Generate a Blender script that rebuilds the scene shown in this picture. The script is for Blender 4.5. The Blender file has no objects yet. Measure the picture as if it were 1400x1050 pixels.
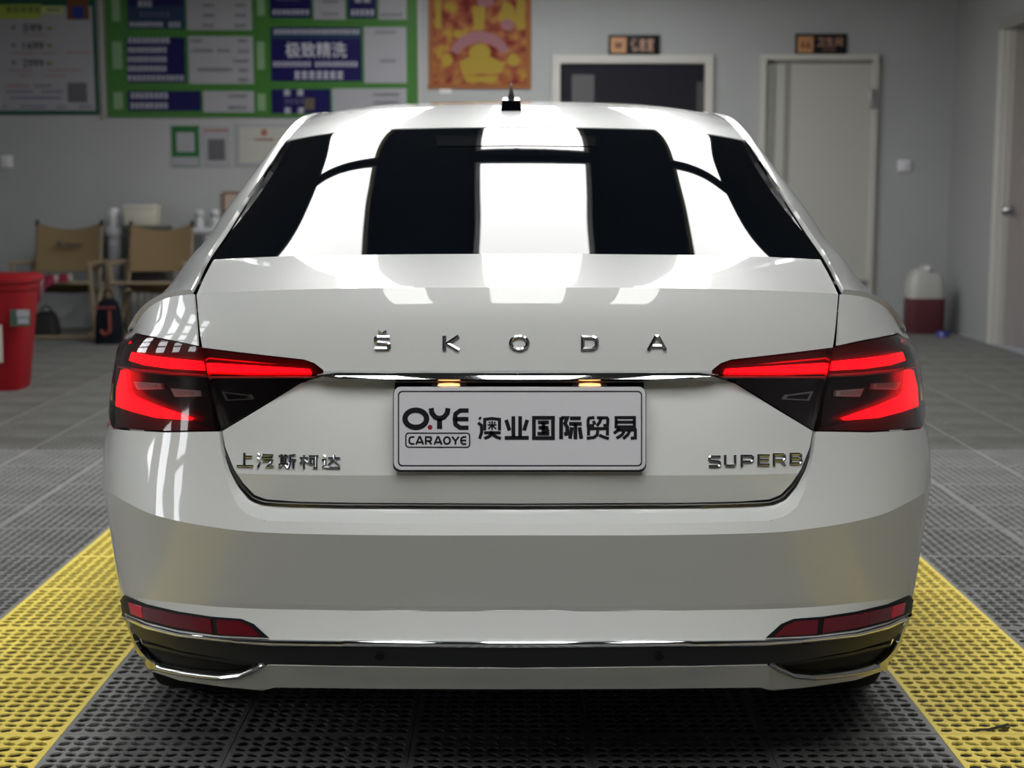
import bpy, bmesh, math, random
import numpy as np
from mathutils import Vector, Matrix
from mathutils.geometry import delaunay_2d_cdt
random.seed(7)
PI = math.pi
scn = bpy.context.scene
COL = scn.collection
EXPO = 0.64
RED_ES = 2.8
PANEL_ES = 7.0
LX = [-.88, .0925, 1.02]
LW = .47
LSEG = [(-1.0, 1.5), (3.92, 5.13), (5.33, 11.6)]
# ---------------------------------------------------------------- camera
F = 2030.0
H = 1.18
PITCH = math.atan(265.0 / F)
CP, SP = math.cos(PITCH), math.sin(PITCH)
cam_d = bpy.data.cameras.new('camera')
cam_d.sensor_width = 36.0
cam_d.lens = F * 36.0 / 1400.0
cam_d.clip_start = 0.05
cam = bpy.data.objects.new('camera', cam_d)
COL.objects.link(cam)
cam.location = (0, 0, H)
cam.rotation_euler = (PI / 2 - PITCH, 0, 0)
cam_d.dof.use_dof = True
cam_d.dof.focus_distance = 2.75
cam_d.dof.aperture_fstop = 4.6
scn.camera = cam
# ---------------------------------------------------------------- world, exposure
scn.view_settings.view_transform = 'Standard'
scn.view_settings.look = 'None'
scn.view_settings.gamma = 1.0
scn.view_settings.use_curve_mapping = False
scn.view_settings.exposure = EXPO
w = bpy.data.worlds.new('world'); scn.world = w
w.use_nodes = True
w.node_tree.nodes['Background'].inputs[0].default_value = (0.55, 0.6, 0.65, 1)
w.node_tree.nodes['Background'].inputs[1].default_value = 0.15

# ---------------------------------------------------------------- materials
def mat(name, col, rough=0.5, metal=0.0, coat=0.0, coat_rough=0.02, emit=None, es=0.0, spec=0.5, noise=0.0, nscale=8.0, bump=0.0, bscale=60.0):
    m = bpy.data.materials.new(name); m.use_nodes = True
    nt = m.node_tree; b = nt.nodes['Principled BSDF']
    b.inputs['Base Color'].default_value = (*col, 1)
    b.inputs['Roughness'].default_value = rough
    b.inputs['Metallic'].default_value = metal
    b.inputs['Coat Weight'].default_value = coat
    b.inputs['Coat Roughness'].default_value = coat_rough
    b.inputs['Specular IOR Level'].default_value = spec
    if emit:
        b.inputs['Emission Color'].default_value = (*emit, 1)
        b.inputs['Emission Strength'].default_value = es
    if noise > 0:
        tc = nt.nodes.new('ShaderNodeTexCoord'); n = nt.nodes.new('ShaderNodeTexNoise')
        n.inputs['Scale'].default_value = nscale; n.inputs['Detail'].default_value = 5
        nt.links.new(tc.outputs['Object'], n.inputs['Vector'])
        r = nt.nodes.new('ShaderNodeValToRGB')
        r.color_ramp.elements[0].position = 0.3; r.color_ramp.elements[1].position = 0.75
        r.color_ramp.elements[0].color = (*[c * (1 - noise) for c in col], 1)
        r.color_ramp.elements[1].color = (*[min(1, c * (1 + noise * .6)) for c in col], 1)
        nt.links.new(n.outputs['Fac'], r.inputs['Fac']); nt.links.new(r.outputs['Color'], b.inputs['Base Color'])
    if bump > 0:
        tc = nt.nodes.new('ShaderNodeTexCoord'); n2 = nt.nodes.new('ShaderNodeTexNoise')
        n2.inputs['Scale'].default_value = bscale
        nt.links.new(tc.outputs['Object'], n2.inputs['Vector'])
        bp = nt.nodes.new('ShaderNodeBump'); bp.inputs['Strength'].default_value = bump; bp.inputs['Distance'].default_value = .002
        nt.links.new(n2.outputs['Fac'], bp.inputs['Height']); nt.links.new(bp.outputs['Normal'], b.inputs['Normal'])
    return m

def lens_mat(name, tint, gl=0.02):
    m = bpy.data.materials.new(name); m.use_nodes = True
    nt = m.node_tree; nt.nodes.clear()
    o = nt.nodes.new('ShaderNodeOutputMaterial'); t = nt.nodes.new('ShaderNodeBsdfTransparent')
    g = nt.nodes.new('ShaderNodeBsdfGlossy'); mx = nt.nodes.new('ShaderNodeMixShader'); f = nt.nodes.new('ShaderNodeFresnel')
    t.inputs[0].default_value = (*tint, 1); g.inputs['Roughness'].default_value = gl
    f.inputs['IOR'].default_value = 1.5
    nt.links.new(f.outputs[0], mx.inputs[0]); nt.links.new(t.outputs[0], mx.inputs[1]); nt.links.new(g.outputs[0], mx.inputs[2])
    nt.links.new(mx.outputs[0], o.inputs[0])
    return m

M = {}
M['paint'] = mat('white_car_paint', (.60, .612, .60), rough=.4, coat=1.0, coat_rough=.015)
M['glass'] = mat('tinted_glass', (.002, .003, .005), rough=.02, spec=.42)
M['black'] = mat('black_plastic', (.006, .006, .008), rough=.5, spec=.2)
M['band'] = mat('bumper_black', (.010, .011, .014), rough=.5)
M['rubber'] = mat('rubber', (.012, .012, .012), rough=.8)
M['chrome'] = mat('chrome', (.85, .86, .88), rough=.05, metal=1)
M['badge'] = mat('badge_chrome', (.42, .43, .45), rough=.1, metal=1)
M['trim'] = mat('satin_trim', (.45, .45, .44), rough=.16, metal=1)
M['gap'] = mat('gap_black', (.004, .004, .004), rough=.9)
M['lens'] = lens_mat('lamp_lens', (.92, .86, .86))
M['lens_low'] = lens_mat('lamp_lens_smoke', (.8, .8, .82))
M['hous_red'] = mat('lamp_housing_red', (.05, .002, .004), rough=.3)
M['hous_blk'] = mat('lamp_housing_black', (.008, .005, .006), rough=.25)
M['red_on'] = mat('lit_red', (.3, .0, .0), rough=.4, emit=(1, .0012, .004), es=RED_ES)
M['red_dim'] = mat('dim_red', (.35, .0, .008), rough=.4, emit=(1, .001, .003), es=RED_ES * .12)
M['reflector'] = mat('red_reflector', (.10, .001, .006), rough=.25, coat=.4)
M['refl_hot'] = mat('reflector_hot', (.6, .012, .03), rough=.3)
M['clear'] = mat('clear_bulb', (.85, .85, .87), rough=.18, metal=.15)
M['divider'] = mat('divider_grey', (.13, .125, .12), rough=.35)
M['warm'] = mat('plate_lamp_glow', (1, .5, .2), emit=(1, .42, .14), es=1.5)
M['plate'] = mat('plate_white', (.60, .60, .64), rough=.35)
M['plate_ink'] = mat('plate_ink', (.006, .007, .01), rough=.4)
M['plate_red'] = mat('plate_red', (.28, .01, .02), rough=.4)
M['wall'] = mat('grey_wall', (.31, .32, .325), rough=.85, noise=.06, nscale=2.0)
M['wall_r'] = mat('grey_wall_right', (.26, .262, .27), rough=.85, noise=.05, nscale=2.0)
M['ceil'] = mat('dark_ceiling', (.035, .037, .04), rough=.9)
M['slat'] = mat('ceiling_slat', (.015, .015, .017), rough=.8)
M['concrete'] = mat('wet_concrete', (.012, .012, .012), rough=.5, noise=.3, nscale=3)
M['door'] = mat('door_paint', (.36, .355, .33), rough=.5)
M['frame'] = mat('door_frame_paint', (.42, .41, .38), rough=.5)
M['dark'] = mat('dark_interior', (.010, .010, .016), rough=.6, spec=.12)
M['steel'] = mat('steel', (.5, .5, .52), rough=.3, metal=1)
M['light'] = mat('light_panel', (.9, .9, .9), emit=(1, 1, .985), es=PANEL_ES)
M['light2'] = mat('light_tube', (.9, .9, .9), emit=(1, 1, .985), es=PANEL_ES * .9)
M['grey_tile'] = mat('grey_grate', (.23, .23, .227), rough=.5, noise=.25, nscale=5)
M['grey_tile_darker'] = mat('grey_grate_darker', (.145, .145, .138), rough=.5, noise=.35, nscale=3)  # darker grey for the far rows of tiles
M['yellow_tile'] = mat('yellow_grate', (.95, .75, .15), rough=.45, noise=.12, nscale=5)

# ---------------------------------------------------------------- object helpers
def link(o, parent=None):
    COL.objects.link(o)
    if parent is not None:
        o.parent = parent
    return o
def meshobj(name, verts, faces, m, parent=None, smooth=False, angle=None):
    me = bpy.data.meshes.new(name)
    me.from_pydata([tuple(v) for v in verts], [], faces)
    me.update()
    if m is not None:
        me.materials.append(m)
    if smooth:
        me.shade_smooth()
        if angle: me.set_sharp_from_angle(angle=math.radians(angle))
    return link(bpy.data.objects.new(name, me), parent)
def bmobj(name, bm, m, parent=None, smooth=False, angle=30):
    bmesh.ops.recalc_face_normals(bm, faces=bm.faces)
    me = bpy.data.meshes.new(name); bm.to_mesh(me); bm.free()
    me.materials.append(m)
    if smooth:
        me.shade_smooth(); me.set_sharp_from_angle(angle=math.radians(angle))
    return link(bpy.data.objects.new(name, me), parent)
def empty(name, loc, label, cat, group=None, rz=0):
    o = bpy.data.objects.new(name, None); COL.objects.link(o)
    o.location = loc; o.rotation_euler = (0, 0, rz); o.empty_display_size = .1
    o['label'] = label; o['category'] = cat
    if group: o['group'] = group
    return o
def tag(o, label, cat, group=None):
    o['label'] = label; o['category'] = cat
    if group: o['group'] = group
    return o
def struct(o):
    o['kind'] = 'structure'; return o
def add_box(bm, c, s, bev=0.0, rot=None):
    mt = Matrix.Translation(c)
    if rot is not None: mt = mt @ rot
    mt = mt @ Matrix.Diagonal((s[0], s[1], s[2], 1))
    r = bmesh.ops.create_cube(bm, size=1.0, matrix=mt)
    if bev > 0:
        es = set()
        for v in r['verts']:
            for e in v.link_edges: es.add(e)
        bmesh.ops.bevel(bm, geom=list(es), offset=bev, segments=2, profile=.5, affect='EDGES')
def box(name, c, s, m, parent=None, bev=0.0, rot=None):
    bm = bmesh.new(); add_box(bm, c, s, bev, rot)
    return bmobj(name, bm, m, parent, smooth=bev > 0)
def bx(name, x0, x1, y0, y1, z0, z1, m, parent=None, bev=0.0):
    return box(name, ((x0 + x1) / 2, (y0 + y1) / 2, (z0 + z1) / 2), (abs(x1 - x0), abs(y1 - y0), abs(z1 - z0)), m, parent, bev)
def add_cyl(bm, p0, p1, r0, r1=None, seg=14, caps=True):
    p0 = Vector(p0); p1 = Vector(p1); r1 = r0 if r1 is None else r1
    d = p1 - p0
    q = d.to_track_quat('Z', 'Y').to_matrix().to_4x4()
    bmesh.ops.create_cone(bm, cap_ends=caps, segments=seg, radius1=r0, radius2=r1, depth=d.length,
                          matrix=Matrix.Translation((p0 + p1) / 2) @ q)
def cyl(name, p0, p1, r0, m, parent=None, r1=None, seg=16):
    bm = bmesh.new(); add_cyl(bm, p0, p1, r0, r1, seg)
    return bmobj(name, bm, m, parent, smooth=True)
def lathe(name, prof, m, parent=None, seg=28, axis='Z', loc=(0, 0, 0), angle=35):
    vs, fs = [], []
    n = len(prof)
    for i in range(seg):
        a = 2 * PI * i / seg
        for r, z in prof:
            if axis == 'Z': vs.append((loc[0] + r * math.cos(a), loc[1] + r * math.sin(a), loc[2] + z))
            else: vs.append((loc[0] + z, loc[1] + r * math.cos(a), loc[2] + r * math.sin(a)))
    for i in range(seg):
        j = (i + 1) % seg
        for k in range(n - 1):
            fs.append((i * n + k, j * n + k, j * n + k + 1, i * n + k + 1))
    bm = bmesh.new()
    bv = [bm.verts.new(v) for v in vs]
    for f in fs: bm.faces.new([bv[q] for q in f])
    bmesh.ops.remove_doubles(bm, verts=bm.verts, dist=1e-6)
    return bmobj(name, bm, m, parent, smooth=True, angle=angle)
def text_mesh(s, offset=0.0, extrude=0.0, res=4):
    """2D text as a mesh, returned as (verts, faces) scaled to its own bounding box 0..1"""
    cu = bpy.data.curves.new('t', 'FONT'); cu.body = s; cu.size = 1.0
    cu.offset = offset; cu.extrude = extrude; cu.resolution_u = res
    o = bpy.data.objects.new('t', cu); COL.objects.link(o)
    dg = bpy.context.evaluated_depsgraph_get()
    me = o.evaluated_get(dg).to_mesh()
    V = np.array([v.co[:] for v in me.vertices]); Fc = [tuple(p.vertices) for p in me.polygons]
    o.evaluated_get(dg).to_mesh_clear()
    bpy.data.objects.remove(o); bpy.data.curves.remove(cu)
    if len(V) == 0: return V, Fc
    mn = V.min(0); mx = V.max(0)
    V[:, 0] = (V[:, 0] - mn[0]) / (mx[0] - mn[0]); V[:, 1] = (V[:, 1] - mn[1]) / (mx[1] - mn[1])
    return V, Fc
def at_Y(px, py, Y):
    dx = (px - 700) / F; u = (525 - py) / F
    d = Vector((dx, CP + u * SP, -SP + u * CP))
    t = Y / d.y
    return Vector((d.x * t, Y, H + d.z * t))
def floor_at(px, py):
    dx = (px - 700) / F; u = (525 - py) / F
    d = Vector((dx, CP + u * SP, -SP + u * CP))
    t = -H / d.z
    return Vector((d.x * t, d.y * t, 0))
def proj(P):
    P = np.asarray(P, float)
    dz = P[..., 2] - H
    d = P[..., 1] * CP - dz * SP
    return np.stack([700 + F * P[..., 0] / d, 525 - F * (P[..., 1] * SP + dz * CP) / d], -1)
# ---------------------------------------------------------------- room
YW = 12.8; XR = 3.74; XL = -6.2; YB = -9.0; ZC = 3.5
struct(bx('wall_back', XL - .2, XR + .2, YW, YW + .2, -.05, ZC, M['wall']))
struct(bx('wall_left', XL - .2, XL, YB, YW, -.05, ZC, M['wall']))
struct(bx('wall_front', XL - .2, XR + .2, YB - .2, YB, -.05, ZC, M['wall']))
struct(bx('ceiling', XL, XR, YB, YW, ZC, ZC + .15, M['ceil']))
# right wall with an open doorway
DY0, DY1, DZ = 9.6, 11.42, 2.38
bm = bmesh.new()
add_box(bm, (XR + .11, (YB + DY0) / 2, ZC / 2), (.22, DY0 - YB, ZC))
add_box(bm, (XR + .11, (DY1 + YW) / 2, ZC / 2), (.22, YW - DY1, ZC))
add_box(bm, (XR + .11, (DY0 + DY1) / 2, (DZ + ZC) / 2), (.22, DY1 - DY0, ZC - DZ))
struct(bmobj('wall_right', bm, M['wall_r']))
floor = struct(bx('floor', XL, XR, YB, YW, -.15, -.035, M['concrete']))
# ---- ceiling light panels: three rows over the bay
def light_run(x, y0, y1, wd, cat_label, group, z=ZC - .42):
    t = empty('ceiling_light', (x, (y0 + y1) / 2, z), cat_label, 'ceiling light', group)
    L = y1 - y0
    b = box('diffuser', (0, 0, 0), (wd, L, .02), M['light'], t)
    bm = bmesh.new()
    for sx in (-1, 1): add_box(bm, (sx * (wd / 2 + .012), 0, .012), (.024, L + .048, .05))
    for sy in (-1, 1): add_box(bm, (0, sy * (L / 2 + .012), .012), (wd, .024, .05))
    add_box(bm, (0, 0, .03), (wd, L, .012))
    bmobj('frame', bm, M['steel'], t)
    for sy in (-1, 1): cyl('hanger', (0, sy * L * .35, .03), (0, sy * L * .35, .42), .006, M['steel'], t, seg=6)
    return t
for i, x in enumerate(LX):
    side = ('left', 'centre', 'right')[i]
    for j, (y0, y1) in enumerate(LSEG):
        light_run(x, y0, y1, LW, 'long white light panel hanging above the car bay, %s row, segment %s' % (side, ('above the viewer', 'over the car tail', 'over the far floor')[j]),
                  'light panels above the car')
# ---- added glowing grid on the left wall, for streaks mirrored in the car corner
M['grid_glow'] = mat('grid_glow_cell', (.8, .8, .8), emit=(.95, .98, 1), es=5.5)
wn = struct(bx('added_glow_grid', XL, XL + .03, .9, 6.6, .95, 2.95, M['frame']))
for (y0, y1) in ((1.05, 1.5), (2.1, 2.6), (3.2, 3.9), (4.9, 6.1)):
    for j in range(5):
        z0 = 1.04 + j * .37
        bx('pane', XL + .03, XL + .04, y0, y1, z0, z0 + .28, M['grid_glow'], wn)
# ---- perforated floor mats
def tile_mesh(name, m, n=12, size=.39, depth=True, sx=1.0):
    bd = .009; cs = (size - 2 * bd) / n
    V, Fc = [], []
    def quad(a, b, c, d): Fc.append((a, b, c, d))
    def vert(x, y, z): V.append((x * sx, y, z)); return len(V) - 1
    h = size / 2 - .0008
    zb = -.004
    # border
    hi = h - bd
    o = [vert(-h, -h, 0), vert(h, -h, 0), vert(h, h, 0), vert(-h, h, 0)]
    o2 = [vert(-h, -h, -.03), vert(h, -h, -.03), vert(h, h, -.03), vert(-h, h, -.03)]
    g = n * cs / 2
    inn = [vert(-g, -g, 0), vert(g, -g, 0), vert(g, g, 0), vert(-g, g, 0)]
    for k in range(4):
        k2 = (k + 1) % 4
        quad(o[k], o[k2], inn[k2], inn[k]); quad(o2[k], o2[k2], o[k2], o[k])
    for i in range(n):
        for j in range(n):
            cx = -g + (i + .5) * cs; cy = -g + (j + .5) * cs
            q = cs / 2
            if (i + j) % 2 == 0: a, L, W_ = .40, .50, .29
            else: a, L, W_ = -.34, .52, .22
            if j % 2: a = a * .8
            leaf = [(-L, 0), (-L * .45, -W_), (L * .45, -W_), (L, 0), (L * .45, W_), (-L * .45, W_)]
            hv = []; hb = []
            for (lx, ly) in leaf:
                x = (lx * math.cos(a) - ly * math.sin(a)) * cs; y = (lx * math.sin(a) + ly * math.cos(a)) * cs * 1.4
                x = max(-q * .92, min(q * .92, x)); y = max(-q * .88, min(q * .88, y))
                hv.append(vert(cx + x, cy + y, 0))
                hb.append(vert(cx + x, cy + y, zb))
            c = [vert(cx - q, cy - q, 0), vert(cx + q, cy - q, 0), vert(cx + q, cy + q, 0), vert(cx - q, cy + q, 0)]
            Fc.append((c[0], c[1], hv[2], hv[1])); Fc.append((c[1], hv[3], hv[2])); Fc.append((c[1], c[2], hv[3]))
            Fc.append((c[2], hv[4], hv[3])); Fc.append((c[2], c[3], hv[5], hv[4])); Fc.append((c[3], hv[0], hv[5]))
            Fc.append((c[3], c[0], hv[0])); Fc.append((c[0], hv[1], hv[0]))
            for k in range(6):
                k2 = (k + 1) % 6
                quad(hv[k], hv[k2], hb[k2], hb[k])
    me = bpy.data.meshes.new(name); me.from_pydata(V, [], Fc); me.materials.append(m); me.update()
    return me
# columns: (x0, x1, yellow)
T = .395
cols = [(.933, 1.327, True), (-1.418, -.985, True)]
for k in range(5): cols.append((-.985 + k * .3836, -.985 + (k + 1) * .3836, False))
x = 1.327
while x < XR - .05: cols.append((x, min(x + T, XR), False)); x += T
x = -1.418
while x > XL + .05: cols.append((max(x - T, XL), x, False)); x -= T
meshes = {}
cells = []; far = []
yk = 3.122 - 8 * .398
ys = []
while yk < YW - .02: ys.append(yk); yk += .398
for (x0, x1, yel) in cols:
    for y0 in ys:
        y1 = min(y0 + .398, YW); cx, cy = (x0 + x1) / 2, (y0 + y1) / 2
        cor = proj([[x0, y0, 0], [x1, y0, 0], [x1, y1, 0], [x0, y1, 0]])
        vis = cy > 2.6 and cor[:, 0].max() > 0 and cor[:, 0].min() < 1400 and cor[:, 1].min() < 1050 and (y1 - y0) > .39
        hid = abs(cx - .01) < .80 and cy > 3.75
        cells.append((cy if vis and not hid else 99, cx, cy, x1 - x0, y1 - y0, yel))
cells.sort(key=lambda c: c[0])
for n_, (key_, cx, cy, wd, hd, yel) in enumerate(cells):
    if key_ < 50 and n_ < 298:
        darker = (not yel) and cy > 6.6
        key = (yel, darker, round(wd, 3))
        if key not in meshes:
            meshes[key] = tile_mesh('floor_tile', M['yellow_tile'] if yel else M['grey_tile_darker' if darker else 'grey_tile'], size=.398, sx=(wd) / .398)
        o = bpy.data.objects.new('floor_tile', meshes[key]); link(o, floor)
        o.location = (cx, cy, random.uniform(-.0006, .0006))
    else:
        far.append((cx, cy, wd, hd, yel))
print('tiles', len(cells) - len(far), len(far), max(c[2] for c in cells[:298] if c[0] < 50))
def fake_tile_mat(name, col):
    """same grating print for the tiles beyond the ones modelled singly: rows of oval holes"""
    m = mat(name, col, rough=.5); nt = m.node_tree; b = nt.nodes['Principled BSDF']
    tc = nt.nodes.new('ShaderNodeTexCoord'); sp = nt.nodes.new('ShaderNodeSeparateXYZ'); nt.links.new(tc.outputs['Object'], sp.inputs[0])
    def mth(op, a, b_=None):
        n = nt.nodes.new('ShaderNodeMath'); n.operation = op
        for i, q in enumerate((a, b_)):
            if q is None: continue
            if isinstance(q, (int, float)): n.inputs[i].default_value = q
            else: nt.links.new(q, n.inputs[i])
        return n.outputs[0]
    fx = mth('SUBTRACT', mth('FRACT', mth('MULTIPLY', sp.outputs[0], 31.6)), .5); fy = mth('SUBTRACT', mth('FRACT', mth('MULTIPLY', sp.outputs[1], 31.4)), .5)
    e = mth('ADD', mth('POWER', mth('DIVIDE', fx, .45), 2), mth('POWER', mth('DIVIDE', fy, .30), 2))
    lt = mth('LESS_THAN', e, 1.0)
    mx = nt.nodes.new('ShaderNodeMix'); mx.data_type = 'RGBA'; nt.links.new(lt, mx.inputs[0])
    mx.inputs[6].default_value = (*col, 1); mx.inputs[7].default_value = (.012, .012, .012, 1)
    nt.links.new(mx.outputs[2], b.inputs['Base Color'])
    return m
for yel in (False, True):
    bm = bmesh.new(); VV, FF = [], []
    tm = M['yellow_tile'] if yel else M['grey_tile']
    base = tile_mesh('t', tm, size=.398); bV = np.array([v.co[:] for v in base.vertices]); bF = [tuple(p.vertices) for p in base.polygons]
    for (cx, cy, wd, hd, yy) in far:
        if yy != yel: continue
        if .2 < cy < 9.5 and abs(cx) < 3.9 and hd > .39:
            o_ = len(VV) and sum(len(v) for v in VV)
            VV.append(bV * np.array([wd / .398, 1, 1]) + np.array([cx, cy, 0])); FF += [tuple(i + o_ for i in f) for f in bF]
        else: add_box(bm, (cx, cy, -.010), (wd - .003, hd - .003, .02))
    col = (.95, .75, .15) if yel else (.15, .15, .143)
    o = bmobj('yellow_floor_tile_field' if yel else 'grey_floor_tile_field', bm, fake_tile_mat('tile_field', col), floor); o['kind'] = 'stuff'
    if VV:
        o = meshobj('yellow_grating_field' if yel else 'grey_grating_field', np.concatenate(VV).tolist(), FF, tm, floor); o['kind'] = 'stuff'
    bpy.data.meshes.remove(base)
# ---------------------------------------------------------------- car surfaces
X0 = .010
YEND = 3.45
NS = 201
SG = np.linspace(0, 1, NS)
def plan(Yc, W, n=3.3, bow=.035):
    """half plan curve sampled uniformly by arc length: (x outward, Y)"""
    L = YEND - Yc
    ph = np.linspace(0, PI / 2, 1500)
    x = W * np.sin(ph) ** (2 / n); y = L * np.cos(ph) ** (2 / n)
    Y = Yc + L - y + bow * (x / W) ** 2 * (y / L)
    d = np.r_[0, np.cumsum(np.hypot(np.diff(x), np.diff(Y)))]
    d /= d[-1]
    return np.interp(SG, d, x), np.interp(SG, d, Y)
def pchip(xs, ys, q):
    xs = np.asarray(xs, float); ys = np.asarray(ys, float)
    h = np.diff(xs); dl = np.diff(ys) / h
    m = np.zeros(len(xs))
    for i in range(1, len(xs) - 1):
        if dl[i - 1] * dl[i] > 0:
            w1 = 2 * h[i] + h[i - 1]; w2 = h[i] + 2 * h[i - 1]
            m[i] = (w1 + w2) / (w1 / dl[i - 1] + w2 / dl[i])
    m[-1] = dl[-1]
    if len(xs) > 2: m[0] = 0
    q = np.clip(q, xs[0], xs[-1])
    k = np.clip(np.searchsorted(xs, q) - 1, 0, len(xs) - 2)
    t = (q - xs[k]) / h[k]
    return ((2 * t**3 - 3 * t**2 + 1) * ys[k] + (t**3 - 2 * t**2 + t) * h[k] * m[k] + (-2 * t**3 + 3 * t**2) * ys[k + 1] + (t**3 - t**2) * h[k] * m[k + 1])
def gsm(a, sig=2.5):
    k = int(sig * 3); g = np.exp(-.5 * (np.arange(-k, k + 1) / sig) ** 2); g /= g.sum()
    e = np.r_[a[k:0:-1], a, a[-1] + (a[-1] - a[-2:-k - 2:-1])]
    return np.convolve(e, g, 'valid')
def solveW(Yc, sil, **kw):
    lo, hi = .6, 1.1
    for _ in range(40):
        W = (lo + hi) / 2
        x, Y = plan(Yc, W, **kw)
        z = H - (sil[1] - 260) * .0004885 * 3.05
        px = 700 + F * (X0 - x) / (Y * CP - (z - H) * SP)
        if px.min() < sil[0]: hi = W
        else: lo = W
    return W
def ray_plan(x, Y, px, py):
    u = (525 - py) / F; dy = CP + u * SP; dx = (px - 700) / F; dz = -SP + u * CP
    g = (X0 - x) - Y / dy * dx
    for i in range(NS - 1):
        if g[i] >= 0 and g[i + 1] < 0:
            t = g[i] / (g[i] - g[i + 1]); s = SG[i] + t / (NS - 1); yy = Y[i] + t * (Y[i + 1] - Y[i])
            return s, H + yy / dy * dz
    if g[0] < 0: return 0.0, H + Y[0] / dy * dz
    i = int(np.argmin(g)); return SG[i], H + Y[i] / dy * dz
def row(Yc, sil, trace, zend=None, W=None, n=3.3, bow=.035, defo=None):
    if W is None: W = solveW(Yc, sil, n=n, bow=bow)
    x, Y = plan(Yc, W, n=n, bow=bow)
    if defo is not None: Y = Y + defo(x)
    pts = [ray_plan(x, Y, *p) for p in trace]
    pts.sort()
    q = [(0.0, pts[0][1])] if pts[0][0] > .01 else []
    for p in pts:
        if not q or p[0] > q[-1][0] + .006: q.append(p)
    q[0] = (0.0, q[0][1])
    if q[-1][0] < .985: q.append((1.0, q[-1][1] if zend is None else zend))
    else: q[-1] = (1.0, q[-1][1])
    z = gsm(pchip([a for a, b in q], [b for a, b in q], SG))
    return np.stack([X0 - x, Y, z], -1), W
def hermite(P, K, q):
    """P: (n, ..., 3) rows with knots K, evaluated at q"""
    P = np.asarray(P, float); K = np.asarray(K, float); n = len(K)
    mt = np.zeros_like(P)
    if n == 2:
        mt[0] = mt[1] = (P[1] - P[0]) / (K[1] - K[0])
    else:
        for i in range(1, n - 1):
            h0, h1 = K[i] - K[i - 1], K[i + 1] - K[i]
            mt[i] = ((P[i] - P[i - 1]) / h0 * h1 + (P[i + 1] - P[i]) / h1 * h0) / (h0 + h1)
        mt[0] = 1.5 * (P[1] - P[0]) / (K[1] - K[0]) - .5 * mt[1]
        mt[-1] = 1.5 * (P[-1] - P[-2]) / (K[-1] - K[-2]) - .5 * mt[-2]
    out = []
    for v in q:
        k = int(min(max(np.searchsorted(K, v, side='right') - 1, 0), n - 2))
        h = K[k + 1] - K[k]; t = (v - K[k]) / h
        out.append((2 * t**3 - 3 * t**2 + 1) * P[k] + (t**3 - 2 * t**2 + t) * h * mt[k] + (-2 * t**3 + 3 * t**2) * P[k + 1] + (t**3 - t**2) * h * mt[k + 1])
    return np.array(out)
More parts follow.
